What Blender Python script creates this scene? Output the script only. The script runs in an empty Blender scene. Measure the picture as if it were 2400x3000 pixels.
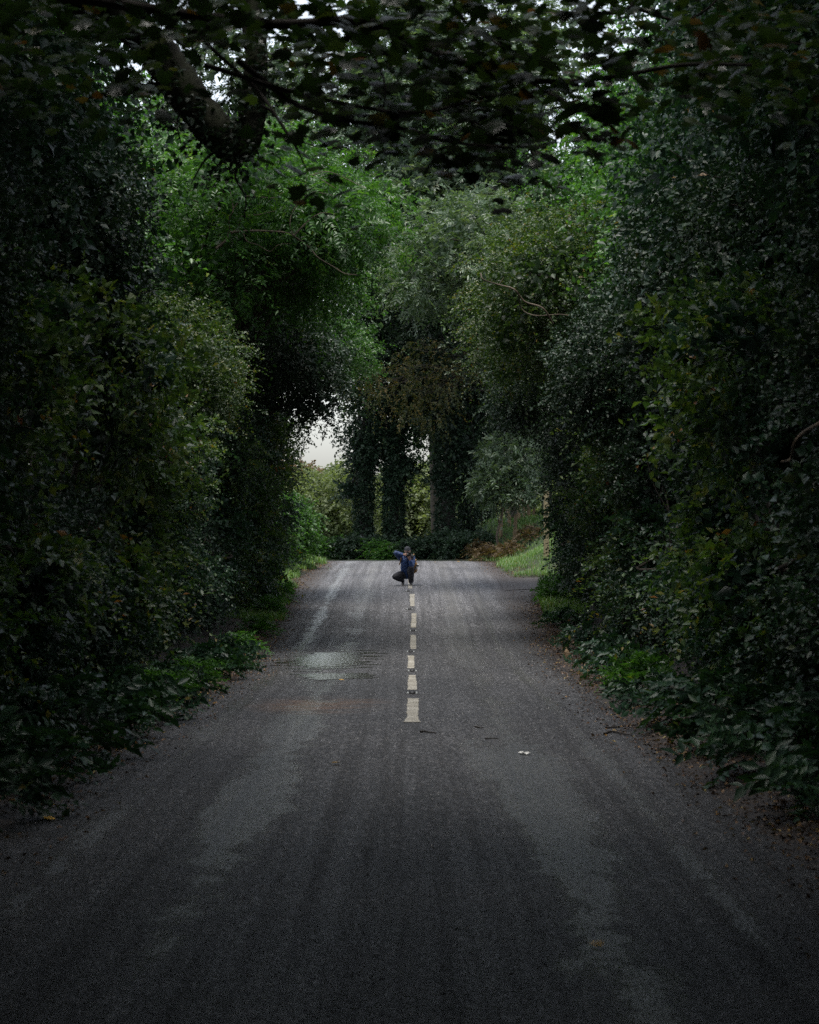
import bpy, bmesh, math, random
import numpy as np
from mathutils import Vector, Matrix

R = math.radians
sc = bpy.context.scene
col = sc.collection

# ------------------------------------------------------------------ camera, sky, sun, exposure
CAMZ = 1.75
cam_data = bpy.data.cameras.new("camera")
cam = bpy.data.objects.new("camera", cam_data)
col.objects.link(cam)
cam.location = (0, 0, CAMZ)
cam.rotation_euler = (R(90), 0, 0)
cam_data.sensor_fit = 'VERTICAL'
cam_data.sensor_height = 36
cam_data.lens = 76.8
cam_data.shift_y = 30 / 3000
cam_data.shift_x = -8 / 3000
cam_data.clip_end = 2000
cam_data.clip_start = 0.1
cam_data.dof.use_dof = True
cam_data.dof.focus_distance = 56
cam_data.dof.aperture_fstop = 4.5
sc.camera = cam

SUN_DIR = Vector((-0.05, -0.16, 0.985)).normalized()      # towards the sun
SUN_EL = math.asin(SUN_DIR.z)
world = bpy.data.worlds.new("World")
sc.world = world
world.use_nodes = True
nt = world.node_tree
nt.nodes.clear()
sky = nt.nodes.new('ShaderNodeTexSky')
sky.sky_type = 'NISHITA'
sky.sun_disc = False
sky.sun_elevation = SUN_EL
sky.sun_rotation = math.atan2(SUN_DIR.x, SUN_DIR.y)
sky.air_density = 1.0
sky.dust_density = 2.5
sky.ozone_density = 1.0
hs = nt.nodes.new('ShaderNodeHueSaturation')
hs.inputs['Saturation'].default_value = 0.45
bg = nt.nodes.new('ShaderNodeBackground')
bg.inputs['Strength'].default_value = 0.115
wo = nt.nodes.new('ShaderNodeOutputWorld')
nt.links.new(sky.outputs[0], hs.inputs['Color'])
nt.links.new(hs.outputs[0], bg.inputs[0])
nt.links.new(bg.outputs[0], wo.inputs[0])

sun_data = bpy.data.lights.new("sun", 'SUN')
sun_data.energy = 1.5
sun_data.angle = R(25)
sun_data.color = (1.0, 0.96, 0.9)
sun = bpy.data.objects.new("sun", sun_data)
col.objects.link(sun)
sun.rotation_euler = SUN_DIR.to_track_quat('Z', 'Y').to_euler()

sc.view_settings.view_transform = 'Standard'
sc.view_settings.look = 'None'
sc.view_settings.gamma = 1
sc.view_settings.use_curve_mapping = False
sc.view_settings.exposure = 1.45
sc.render.engine = 'CYCLES'
cy = sc.cycles
cy.max_bounces = 4
cy.diffuse_bounces = 2
cy.glossy_bounces = 2
cy.transmission_bounces = 4
cy.caustics_reflective = False
cy.caustics_refractive = False
cy.use_denoising = False          # the photograph is grainy too
cy.use_light_tree = False
cy.use_adaptive_sampling = False

rng = np.random.default_rng(7)
random.seed(7)

# ------------------------------------------------------------------ helpers
F = 6400.0          # focal length in pixels of the 2400 x 3000 photograph
def px(u, v, d):
    """a direction (pixel of the photograph) at a known distance d along the road"""
    return np.array([(u - 1208) / F * d, d, CAMZ - (v - 1530) / F * d])

def tag(o, label=None, cat=None, group=None, kind=None):
    if label: o['label'] = label
    if cat: o['category'] = cat
    if group: o['group'] = group
    if kind: o['kind'] = kind
    return o

def empty(name, loc, rz=0.0, sc_=(1, 1, 1)):
    o = bpy.data.objects.new(name, None)
    o.empty_display_size = 0.2
    col.objects.link(o)
    o.location = [float(v) for v in loc]
    o.rotation_euler = (0, 0, rz)
    o.scale = sc_
    return o

def link(name, me, parent=None, mat=None):
    o = bpy.data.objects.new(name, me)
    col.objects.link(o)
    if parent is not None: o.parent = parent
    if mat is not None and len(me.materials) == 0: me.materials.append(mat)
    return o

def np_mesh(name, V, polys_flat, starts, rnd=None, smooth=False):
    me = bpy.data.meshes.new(name)
    V = np.asarray(V, dtype=np.float32)
    me.vertices.add(len(V)); me.vertices.foreach_set('co', V.ravel())
    me.loops.add(len(polys_flat)); me.loops.foreach_set('vertex_index', np.asarray(polys_flat, dtype=np.int32))
    me.polygons.add(len(starts)); me.polygons.foreach_set('loop_start', np.asarray(starts, dtype=np.int32))
    if smooth: me.polygons.foreach_set('use_smooth', np.ones(len(starts), dtype=bool))
    me.update(calc_edges=True)
    if rnd is not None:
        a = me.attributes.new('rnd', 'FLOAT', 'FACE')
        a.data.foreach_set('value', np.asarray(rnd, dtype=np.float32))
    return me

def unit(a):
    return a / np.maximum(np.linalg.norm(a, axis=-1, keepdims=True), 1e-9)

def grid_mesh(name, X, Y, Z, smooth=True):
    n, m = X.shape
    V = np.stack([X, Y, Z], -1).reshape(-1, 3)
    i = np.arange(n - 1)[:, None] * m + np.arange(m - 1)[None, :]
    q = np.stack([i, i + 1, i + m + 1, i + m], -1).reshape(-1)
    return np_mesh(name, V, q, np.arange(0, len(q), 4), smooth=smooth)

def tubes_mesh(name, tubes, n=6):
    """tubes: list of (points (k,3), radii (k,)); one mesh"""
    VV, QQ, base = [], [], 0
    ang = np.arange(n) * 2 * np.pi / n
    for P, rad in tubes:
        P = np.asarray(P, float); rad = np.asarray(rad, float)
        k = len(P)
        T = np.gradient(P, axis=0); T = unit(T)
        ref = np.array([0.31, 0.17, 0.93]) if abs(T[0, 2]) < 0.9 else np.array([0.95, 0.2, 0.1])
        A = unit(np.cross(T, ref)); B = np.cross(T, A)
        ring = P[:, None, :] + rad[:, None, None] * (np.cos(ang)[None, :, None] * A[:, None, :] + np.sin(ang)[None, :, None] * B[:, None, :])
        VV.append(ring.reshape(-1, 3))
        i = base + np.arange(k - 1)[:, None] * n + np.arange(n)[None, :]
        j = base + np.arange(k - 1)[:, None] * n + (np.arange(n)[None, :] + 1) % n
        QQ.append(np.stack([i, j, j + n, i + n], -1).reshape(-1))
        base += k * n
    q = np.concatenate(QQ)
    return np_mesh(name, np.concatenate(VV), q, np.arange(0, len(q), 4), smooth=True)

def smooth_path(pts, k=4):
    """Catmull-Rom through rows of pts (any width)"""
    P = np.asarray(pts, float)
    P = np.vstack([2 * P[0] - P[1], P, 2 * P[-1] - P[-2]])
    out = []
    for i in range(1, len(P) - 2):
        for t in np.arange(k) / k:
            a, b, c, d = P[i - 1], P[i], P[i + 1], P[i + 2]
            out.append(0.5 * ((2 * b) + (-a + c) * t + (2 * a - 5 * b + 4 * c - d) * t * t + (-a + 3 * b - 3 * c + d) * t ** 3))
    out.append(P[-2])
    return np.array(out)

def smoothstep(a, b, x):
    t = np.clip((x - a) / (b - a), 0, 1)
    return t * t * (3 - 2 * t)

def wob(x, y, s=1.0, seed=0):
    """cheap smooth noise in about -1..1"""
    r = np.random.default_rng(seed)
    v = 0
    for k in range(5):
        a = r.uniform(0, 6.28, 3); f = s * (0.6 + 0.55 * k)
        v = v + np.sin(f * (x * math.cos(a[0]) + y * math.sin(a[0])) + a[1]) * (0.8 ** k)
    return v / 2.2

# ------------------------------------------------------------------ materials
def new_mat(name):
    m = bpy.data.materials.new(name); m.use_nodes = True
    t = m.node_tree; t.nodes.clear()
    out = t.nodes.new('ShaderNodeOutputMaterial')
    return m, t, out

def ramp(t, stops, interp='LINEAR'):
    r = t.nodes.new('ShaderNodeValToRGB')
    r.color_ramp.interpolation = interp
    e = r.color_ramp.elements
    while len(e) > 1: e.remove(e[-1])
    e[0].position = stops[0][0]; e[0].color = (*stops[0][1], 1)
    for p, c in stops[1:]:
        x = e.new(p); x.color = (*c, 1)
    return r

def leaf_mat(name, stops, rough=0.4, trans=0.25, tint=(1.15, 1.25, 0.5), spec=0.5):
    m, t, out = new_mat(name)
    at = t.nodes.new('ShaderNodeAttribute'); at.attribute_name = 'rnd'
    rp = ramp(t, stops)
    t.links.new(at.outputs['Fac'], rp.inputs[0])
    oi = t.nodes.new('ShaderNodeObjectInfo')
    hv = t.nodes.new('ShaderNodeHueSaturation')
    mr = t.nodes.new('ShaderNodeMapRange'); mr.inputs[3].default_value = 0.8; mr.inputs[4].default_value = 1.2
    t.links.new(oi.outputs['Random'], mr.inputs[0])
    t.links.new(mr.outputs[0], hv.inputs['Value'])
    t.links.new(rp.outputs[0], hv.inputs['Color'])
    p = t.nodes.new('ShaderNodeBsdfPrincipled')
    p.inputs['Roughness'].default_value = rough
    p.inputs['Specular IOR Level'].default_value = spec
    t.links.new(hv.outputs[0], p.inputs['Base Color'])
    tr = t.nodes.new('ShaderNodeBsdfTranslucent')
    mx = t.nodes.new('ShaderNodeMix'); mx.data_type = 'RGBA'; mx.blend_type = 'MULTIPLY'
    mx.inputs[0].default_value = 1
    t.links.new(hv.outputs[0], mx.inputs[6]); mx.inputs[7].default_value = (*[min(c * 1.6, 2) for c in tint], 1)
    t.links.new(mx.outputs[2], tr.inputs[0])
    ms = t.nodes.new('ShaderNodeMixShader'); ms.inputs[0].default_value = trans
    t.links.new(p.outputs[0], ms.inputs[1]); t.links.new(tr.outputs[0], ms.inputs[2])
    t.links.new(ms.outputs[0], out.inputs[0])
    return m

def simple_mat(name, c, rough=0.6, metal=0.0, noise=0.25, scale=30, bump=0.0, spec=0.5, c2=None):
    m, t, out = new_mat(name)
    p = t.nodes.new('ShaderNodeBsdfPrincipled')
    p.inputs['Roughness'].default_value = rough; p.inputs['Metallic'].default_value = metal
    p.inputs['Specular IOR Level'].default_value = spec
    tc = t.nodes.new('ShaderNodeTexCoord')
    no = t.nodes.new('ShaderNodeTexNoise'); no.inputs['Scale'].default_value = scale; no.inputs['Detail'].default_value = 4
    t.links.new(tc.outputs['Object'], no.inputs['Vector'])
    b = c2 if c2 else tuple(v * (1 + noise) for v in c)
    rp = ramp(t, [(0.3, tuple(v * (1 - noise) for v in c)), (0.7, b)])
    t.links.new(no.outputs[0], rp.inputs[0]); t.links.new(rp.outputs[0], p.inputs['Base Color'])
    if bump:
        bn = t.nodes.new('ShaderNodeBump'); bn.inputs['Strength'].default_value = bump; bn.inputs['Distance'].default_value = 0.02
        t.links.new(no.outputs[0], bn.inputs['Height']); t.links.new(bn.outputs[0], p.inputs['Normal'])
    t.links.new(p.outputs[0], out.inputs[0])
    return m

M = {}
M['hedge'] = leaf_mat('hedge_leaf', [(0, (.009, .027, .016)), (.5, (.017, .048, .026)), (.9, (.036, .08, .034)), (.97, (.075, .10, .035)), (.985, (.24, .12, .03)), (1, (.13, .035, .02))], .45, .2, spec=.4)
M['hawthorn'] = leaf_mat('hawthorn_leaf', [(0, (.02, .045, .018)), (.5, (.042, .085, .022)), (.8, (.09, .135, .028)), (.92, (.16, .155, .03)), (.965, (.22, .10, .03)), (1, (.17, .035, .02))], .45, .3)
M['bright'] = leaf_mat('bright_leaf', [(0, (.025, .06, .02)), (.5, (.042, .118, .024)), (.9, (.08, .17, .034)), (1, (.16, .18, .03))], .42, .35)
M['ash'] = leaf_mat('ash_leaf', [(0, (.03, .055, .032)), (.5, (.07, .11, .062)), (.9, (.11, .15, .09)), (1, (.16, .17, .07))], .42, .28)
M['ivy'] = leaf_mat('ivy_leaf', [(0, (.010, .024, .014)), (.6, (.02, .042, .022)), (.95, (.035, .065, .03)), (1, (.09, .08, .03))], .46, .12, spec=.35)
M['autumn'] = leaf_mat('autumn_leaf', [(0, (.025, .04, .014)), (.5, (.05, .06, .02)), (.8, (.13, .10, .026)), (1, (.19, .11, .03))], .5, .35)
M['syc'] = leaf_mat('sycamore_leaf', [(0, (.014, .03, .012)), (.6, (.024, .05, .018)), (.93, (.045, .075, .02)), (1, (.12, .05, .015))], .34, .28)
M['pale'] = leaf_mat('haze_pale_leaf', [(0, (.09, .12, .055)), (.5, (.145, .185, .085)), (1, (.22, .25, .13))], .55, .3)  # pale green leaves, lightened further in place of distant haze
M['rust'] = leaf_mat('rust_leaf', [(0, (.07, .045, .025)), (.5, (.13, .07, .035)), (1, (.14, .13, .05))], .55, .3)
M['olive'] = leaf_mat('olive_leaf', [(0, (.06, .065, .035)), (.6, (.10, .105, .055)), (1, (.15, .12, .06))], .55, .3)
M['grass'] = leaf_mat('grass_blade', [(0, (.05, .11, .025)), (.6, (.085, .17, .04)), (.92, (.13, .19, .06)), (1, (.22, .18, .08))], .5, .3)
M['bracken'] = leaf_mat('bracken', [(0, (.05, .035, .016)), (.6, (.10, .062, .026)), (1, (.15, .12, .05))], .6, .25)
M['litter'] = leaf_mat('leaf_litter', [(0, (.03, .018, .010)), (.55, (.07, .035, .016)), (.8, (.13, .06, .02)), (.93, (.25, .14, .03)), (1, (.30, .24, .06))], .55, .05)
M['bark'] = simple_mat('bark', (.045, .036, .026), .85, noise=.5, scale=9, bump=.6)
M['bark_moss'] = simple_mat('mossy_bark', (.02, .015, .010), .9, noise=.5, scale=7, bump=1.0, c2=(.03, .038, .013))
M['bark_dark'] = simple_mat('dark_bark', (.02, .016, .013), .85, noise=.4, scale=9, bump=.6)
M['bark_pale'] = simple_mat('pale_bark', (.075, .055, .035), .75, noise=.45, scale=14, bump=.3)

# ------------------------------------------------------------------ road, ground
PY = np.array([-90, -40, -15, 0, 5, 9, 17, 24, 28, 34, 38, 42, 46, 50, 54, 58, 61, 66, 72, 78, 85, 100, 150, 300, 900.])
PZ = np.array([1.6, .9, .4, 0, -.17, -.29, -.38, -.45, -.51, -.635, -.69, -.698, -.636, -.5, -.334, -.16, -.03, .15, .30, .36, .28, -.3, -1.2, -1.5, -2.])
_fy = np.linspace(-90, 900, 9901)
_fz = np.interp(_fy, PY, PZ)
_k = np.exp(-0.5 * (np.arange(-30, 31) / 11.0) ** 2); _k /= _k.sum()
_fz = np.convolve(np.pad(_fz, 30, mode='edge'), _k, mode='valid')
def prof(y): return np.interp(y, _fy, _fz)

def edge_l(y): return -np.interp(y, [-90, 10, 25, 31, 37, 49, 55, 60, 66, 72, 76], [2.9, 2.85, 2.78, 2.68, 2.7, 2.96, 3.06, 3.2, 3.35, 3.1, 2.95])
def edge_r(y): return np.interp(y, [-90, 10, 17, 25, 31, 37, 49, 55, 60, 66, 72, 76], [2.6, 2.45, 2.38, 2.35, 2.45, 2.55, 2.75, 2.95, 3.3, 2.95, 2.7, 2.95])

def off_road(x, y):
    """distance outside the asphalt (negative on it)"""
    main = np.where(y <= 76, np.maximum(x - edge_r(y), edge_l(y) - x), 50)
    r = np.hypot(x + 6, y - 76)
    arc = np.where((y > 76) & (x > -6), np.abs(r - 6) - 2.95, 50)
    left = np.where(x <= -6, np.abs(y - 82) - 2.95, 50)
    lane = np.where(x > 1.5, np.abs(y - 62.7) - 2.3, 50)
    return np.minimum(np.minimum(main, arc), np.minimum(left, lane))

def ground_z(x, y):
    t = off_road(x, y)
    z = prof(y)
    z = z - 0.05 + 0.085 * smoothstep(-0.1, 0.3, t + 0.10 * wob(x, y, 2.3, 3))
    z = z + 0.28 * smoothstep(0.3, 2.5, t) * (1 - smoothstep(77, 80, y) * smoothstep(2.5, 1.5, x)) + 0.035 * wob(x, y, 1.7, 5) * smoothstep(0.2, 1.2, t)
    bank = smoothstep(65.0, 67.5, y) * (1 - smoothstep(95, 120, y)) * smoothstep(2.0, 3.0, x)
    z = z + bank * 1.25 * smoothstep(0.1, 4.5, t)
    bl = smoothstep(60, 64, y) * (1 - smoothstep(77, 79, y)) * smoothstep(-2.5, -4, x)
    z = z + bl * 0.5 * smoothstep(0.2, 2.0, t)
    return z

def mat_ground():
    m, t, out = new_mat('soil')
    tc = t.nodes.new('ShaderNodeTexCoord')
    n1 = t.nodes.new('ShaderNodeTexNoise'); n1.inputs['Scale'].default_value = 9; n1.inputs['Detail'].default_value = 8
    n2 = t.nodes.new('ShaderNodeTexNoise'); n2.inputs['Scale'].default_value = .5; n2.inputs['Detail'].default_value = 4
    for n in (n1, n2): t.links.new(tc.outputs['Object'], n.inputs['Vector'])
    r1 = ramp(t, [(.3, (.012, .008, .007)), (.55, (.024, .017, .013)), (.75, (.05, .034, .022))])
    r2 = ramp(t, [(.45, (.02, .03, .012)), (.65, (.05, .075, .022))])
    t.links.new(n1.outputs[0], r1.inputs[0]); t.links.new(n2.outputs[0], r2.inputs[0])
    sx = t.nodes.new('ShaderNodeSeparateXYZ'); t.links.new(tc.outputs['Object'], sx.inputs[0])
    mr = t.nodes.new('ShaderNodeMapRange'); mr.inputs[1].default_value = 60; mr.inputs[2].default_value = 72
    t.links.new(sx.outputs[1], mr.inputs[0])
    mx = t.nodes.new('ShaderNodeMix'); mx.data_type = 'RGBA'
    t.links.new(mr.outputs[0], mx.inputs[0]); t.links.new(r1.outputs[0], mx.inputs[6]); t.links.new(r2.outputs[0], mx.inputs[7])
    p = t.nodes.new('ShaderNodeBsdfPrincipled'); p.inputs['Roughness'].default_value = .75
    t.links.new(mx.outputs[2], p.inputs['Base Color'])
    b = t.nodes.new('ShaderNodeBump'); b.inputs['Strength'].default_value = .8; b.inputs['Distance'].default_value = .05
    t.links.new(n1.outputs[0], b.inputs['Height']); t.links.new(b.outputs[0], p.inputs['Normal'])
    t.links.new(p.outputs[0], out.inputs[0])
    return m

def mat_road():
    m, t, out = new_mat('wet_asphalt')
    N = t.nodes.new; L = t.links.new
    tc = N('ShaderNodeTexCoord')
    sx = N('ShaderNodeSeparateXYZ'); L(tc.outputs['Object'], sx.inputs[0])
    def math_(op, a, b=None, clamp=False):
        n = N('ShaderNodeMath'); n.operation = op; n.use_clamp = clamp
        for i, v in enumerate((a, b)):
            if v is None: continue
            if isinstance(v, (int, float)): n.inputs[i].default_value = v
            else: L(v, n.inputs[i])
        return n.outputs[0]
    def noise(scale, vec, detail=4, rough=.55):
        mp = N('ShaderNodeMapping'); mp.inputs['Scale'].default_value = vec
        L(tc.outputs['Object'], mp.inputs[0])
        n = N('ShaderNodeTexNoise'); n.inputs['Scale'].default_value = scale; n.inputs['Detail'].default_value = detail
        n.inputs['Roughness'].default_value = rough
        L(mp.outputs[0], n.inputs['Vector'])
        return n.outputs[0]
    X, Y = sx.outputs[0], sx.outputs[1]
    def band(c, w):      # 1 in the wheel track centred on x = c
        a = math_('ABSOLUTE', math_('SUBTRACT', X, c))
        return math_('SUBTRACT', 1.0, math_('DIVIDE', a, w), True)
    tracks = math_('MAXIMUM', math_('MAXIMUM', band(1.0, .62), band(-1.25, .62)), math_('MAXIMUM', band(1.72, .22), band(-2.15, .35)))
    ragged = noise(1, (2.6, 1.3, 1), 10, .8)
    patchy = noise(1, (.5, .16, 1), 2)
    v = math_('ADD', math_('MULTIPLY', tracks, .62), math_('ADD', math_('MULTIPLY', math_('SUBTRACT', ragged, .5), 1.5), math_('MULTIPLY', math_('SUBTRACT', patchy, .5), 1.3)))
    def ell(cx_, cy_, rx, ry):
        a, b = math_('DIVIDE', math_('SUBTRACT', X, cx_), rx), math_('DIVIDE', math_('SUBTRACT', Y, cy_), ry)
        return math_('SUBTRACT', 1.0, math_('SQRT', math_('ADD', math_('MULTIPLY', a, a), math_('MULTIPLY', b, b))), True)
    v = math_('ADD', v, math_('MULTIPLY', math_('ADD', ell(1.0, 17.0, .62, 5.0), math_('ADD', ell(-1.2, 17.0, .5, 4.5), ell(.55, 20.0, .2, 3.0))), .36))
    worn = N('ShaderNodeMapRange'); worn.inputs[1].default_value = .36; worn.inputs[2].default_value = .50
    L(v, worn.inputs[0]); worn = worn.outputs[0]
    # stone chippings
    vo = N('ShaderNodeTexVoronoi'); vo.inputs['Scale'].default_value = 42
    L(tc.outputs['Object'], vo.inputs['Vector'])
    fine = noise(70, (1, 1, 1), 3)
    spk = ramp(t, [(.0, (.021, .021, .022)), (.5, (.042, .0425, .044)), (.8, (.063, .064, .065)), (1, (.12, .12, .12))])
    bw = N('ShaderNodeSeparateColor'); L(vo.outputs['Color'], bw.inputs[0])
    L(bw.outputs[0], spk.inputs[0])
    grit = noise(1, (34, 7, 1), 5, .75)
    gr = ramp(t, [(.3, (.35, .35, .37)), (.47, (.85, .85, .86)), (.58, (1.9, 1.9, 1.92)), (.72, (4.2, 4.2, 4.3))]); L(grit, gr.inputs[0])
    sg_ = N('ShaderNodeMix'); sg_.data_type = 'RGBA'; sg_.blend_type = 'MULTIPLY'; sg_.inputs[0].default_value = 1
    L(spk.outputs[0], sg_.inputs[6]); L(gr.outputs[0], sg_.inputs[7])
    wcol = ramp(t, [(.3, (.058, .058, .058)), (.5, (.095, .095, .094)), (.7, (.15, .15, .148))]); L(grit, wcol.inputs[0])
    mx = N('ShaderNodeMix'); mx.data_type = 'RGBA'
    L(math_('MULTIPLY', worn, .85), mx.inputs[0]); L(sg_.outputs[2], mx.inputs[6]); L(wcol.outputs[0], mx.inputs[7])
    # long tyre streaks
    tyre = noise(1, (7.0, .10, 1), 5, .65); tyr = ramp(t, [(.32, (.5, .5, .5)), (.5, (1, 1, 1)), (.66, (1.5, 1.5, 1.5))]); L(tyre, tyr.inputs[0])
    mt_ = N('ShaderNodeMix'); mt_.data_type = 'RGBA'; mt_.blend_type = 'MULTIPLY'; mt_.inputs[0].default_value = .8
    L(mx.outputs[2], mt_.inputs[6]); L(tyr.outputs[0], mt_.inputs[7]); mx = mt_
    # broad tone changes
    big = noise(.35, (1, .5, 1), 5); bigr = ramp(t, [(.3, (.72, .72, .74)), (.7, (1.25, 1.22, 1.2))]); L(big, bigr.inputs[0])
    mb = N('ShaderNodeMix'); mb.data_type = 'RGBA'; mb.blend_type = 'MULTIPLY'; mb.inputs[0].default_value = 1
    L(mx.outputs[2], mb.inputs[6]); L(bigr.outputs[0], mb.inputs[7])
    # mud washed over the left lane near y = 27 and at the edges
    dx = math_('DIVIDE', math_('ADD', X, 1.15), 1.0); dy = math_('DIVIDE', math_('SUBTRACT', Y, 27.0), 2.0)
    mud1 = math_('SUBTRACT', 1.0, math_('SQRT', math_('ADD', math_('MULTIPLY', dx, dx), math_('MULTIPLY', dy, dy))), True)
    streak = noise(1, (1.2, 2.2, 1), 6, .7)
    mudm = math_('MULTIPLY', mud1, 1.6)
    mudm = math_('MULTIPLY', mudm, math_('MULTIPLY', math_('SUBTRACT', streak, .42, True), 6.0, True), True)
    mm = N('ShaderNodeMix'); mm.data_type = 'RGBA'
    L(math_('MULTIPLY', mudm, .75, True), mm.inputs[0]); L(mb.outputs[2], mm.inputs[6]); mm.inputs[7].default_value = (.17, .10, .06, 1)
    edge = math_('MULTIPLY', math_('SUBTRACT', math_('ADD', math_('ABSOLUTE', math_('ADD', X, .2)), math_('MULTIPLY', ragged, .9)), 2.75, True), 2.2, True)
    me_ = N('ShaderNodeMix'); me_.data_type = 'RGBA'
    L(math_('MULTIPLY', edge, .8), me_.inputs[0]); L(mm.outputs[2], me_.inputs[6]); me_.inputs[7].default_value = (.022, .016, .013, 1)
    far_light = N('ShaderNodeMapRange'); far_light.inputs[1].default_value = 43; far_light.inputs[2].default_value = 58  # base colour dimmed in the tunnel and raised beyond, as painted open-sky light
    L(math_('ADD', Y, math_('MULTIPLY', math_('SUBTRACT', patchy, .5), 16.0)), far_light.inputs[0])
    dcol = ramp(t, [(0, (.80, .80, .82)), (1, (1.75, 1.75, 1.78))]); L(far_light.outputs[0], dcol.inputs[0])
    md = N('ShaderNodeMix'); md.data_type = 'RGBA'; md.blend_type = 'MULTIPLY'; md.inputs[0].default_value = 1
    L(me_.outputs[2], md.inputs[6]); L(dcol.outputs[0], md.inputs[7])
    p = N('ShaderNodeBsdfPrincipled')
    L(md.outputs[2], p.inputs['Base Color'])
    # wetness in the dip and along the tracks
    wy = math_('SUBTRACT', 1.0, math_('DIVIDE', math_('ABSOLUTE', math_('SUBTRACT', Y, 37.0)), 14.0), True)
    rgh = math_('SUBTRACT', .60, math_('ADD', math_('MULTIPLY', worn, .33), math_('ADD', math_('MULTIPLY', wy, .2), math_('MULTIPLY', math_('SUBTRACT', tyre, .5), .5))))
    L(rgh, p.inputs['Roughness'])
    p.inputs['Specular IOR Level'].default_value = .5
    h1 = math_('MULTIPLY', math_('ADD', vo.outputs['Distance'], math_('MULTIPLY', grit, 1.6)), math_('SUBTRACT', 1.0, math_('MULTIPLY', worn, .6)))
    b = N('ShaderNodeBump'); b.inputs['Strength'].default_value = 1.0; b.inputs['Distance'].default_value = .02
    L(h1, b.inputs['Height'])
    b2 = N('ShaderNodeBump'); b2.inputs['Strength'].default_value = .35; b2.inputs['Distance'].default_value = .03
    L(ragged, b2.inputs['Height']); L(b.outputs[0], b2.inputs['Normal'])
    L(b2.outputs[0], p.inputs['Normal'])
    L(p.outputs[0], out.inputs[0])
    return m

M['soil'] = mat_ground()
M['road'] = mat_road()

# ground sheet
gx = np.concatenate([[-700, -350, -180, -100, -60, -40, -28, -20, -15, -12], np.arange(-10, 10.01, .25), [12, 15, 20, 28, 40, 60, 100, 180, 350, 700]])
gy = np.concatenate([[-300, -150, -90, -60, -40, -25, -15, -8, -3], np.arange(0, 100, .4), [102, 106, 112, 120, 135, 160, 200, 260, 350, 500, 800]])
GX, GY = np.meshgrid(gx, gy)
ground = link('ground', grid_mesh('ground', GX, GY, ground_z(GX, GY)), None, M['soil'])
tag(ground, kind='structure')

# road ribbon
ys = np.concatenate([np.arange(-90, 0, 2.0), np.arange(0, 76.01, .25)])
th = np.linspace(0, np.pi / 2, 30)[1:]
cx = np.concatenate([np.zeros(len(ys)), -6 + 6 * np.cos(th), np.arange(-8, -70, -4.0)])
cyy = np.concatenate([ys, 76 + 6 * np.sin(th), np.full(16, 82.0)])
nx = np.concatenate([np.ones(len(ys)), np.cos(th), np.zeros(16)])
ny = np.concatenate([np.zeros(len(ys)), np.sin(th), np.ones(16)])
wl = np.concatenate([-edge_l(ys), np.full(len(th) + 16, 2.95)])
wr = np.concatenate([edge_r(ys), np.full(len(th) + 16, 2.95)])
u = np.linspace(-1, 1, 41)
off = np.where(u[None, :] < 0, u[None, :] * wl[:, None], u[None, :] * wr[:, None])
RX = cx[:, None] + nx[:, None] * off
RY = cyy[:, None] + ny[:, None] * off
def road_z(x, y):
    camber = -0.012 * (x / 2.5) ** 2
    ruts = -0.008 * (np.exp(-((x - 1.0) / .35) ** 2) + np.exp(-((x + 1.25) / .35) ** 2))
    return prof(y) + camber + ruts + 0.004 * wob(x, y, 1.3, 9)
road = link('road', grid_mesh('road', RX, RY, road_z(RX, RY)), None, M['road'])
tag(road, kind='structure')
# side lane to the right just beyond the tunnel
lx = np.concatenate([np.arange(2.5, 8, .25), np.arange(8, 60, 3.0)])
LX, LY = np.meshgrid(lx, np.linspace(60.4, 65.0, 24))
fl = 1.1 * np.exp(-(LX - 2.5) / .8)
LYY = 62.7 + (LY - 62.7) * (1 + fl / 2.3)
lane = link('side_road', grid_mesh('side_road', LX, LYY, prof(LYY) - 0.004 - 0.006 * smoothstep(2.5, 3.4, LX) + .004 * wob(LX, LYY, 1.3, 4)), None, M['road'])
tag(lane, kind='structure')

# ---- stone chippings standing proud of the surface
def chippings(seed, n, y0, y1, lo, hi):
    r = np.random.default_rng(seed)
    y = y0 + (y1 - y0) * r.random(n) ** 1.25
    x = edge_l(y) + (edge_r(y) - edge_l(y)) * r.random(n)
    bald = np.exp(-((x - 1.0) / .33) ** 2) + np.exp(-((x + 1.22) / .33) ** 2)
    k = (r.random(n) > bald * (.9 + .35 * wob(x * 2, y * .6, 1.2, 6))) & (np.abs(x) > .09)
    x, y = x[k], y[k]; m = len(x)
    c = np.stack([x, y, road_z(x, y)], 1)
    a = r.uniform(0, 6.28, m)[:, None] + np.array([[0, 2.1, 4.2]]) + r.normal(0, .3, (m, 3))
    rad = r.uniform(lo, hi, (m, 3))
    ring = np.stack([c[:, None, 0] + rad * np.cos(a), c[:, None, 1] + rad * np.sin(a), np.repeat(c[:, 2:3] - .003, 3, 1)], -1)
    top = c + np.stack([r.normal(0, .003, m), r.normal(0, .003, m), r.uniform(.3, .75, m) * rad.mean(1)], 1)
    V = np.concatenate([ring, top[:, None]], 1).reshape(-1, 3)
    b = np.arange(m)[:, None] * 4
    q = np.concatenate([b + np.array([[0, 1, 3]]), b + np.array([[1, 2, 3]]), b + np.array([[2, 0, 3]])], 1).reshape(-1)
    return np_mesh('chippings', V, q, np.arange(0, len(q), 3), rnd=np.repeat(r.random(m), 3))
M['chip'] = leaf_mat('stone_chipping', [(0, (.012, .012, .014)), (.5, (.035, .035, .038)), (.8, (.075, .075, .08)), (.95, (.14, .14, .145)), (1, (.24, .24, .24))], .38, 0.0)
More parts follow.
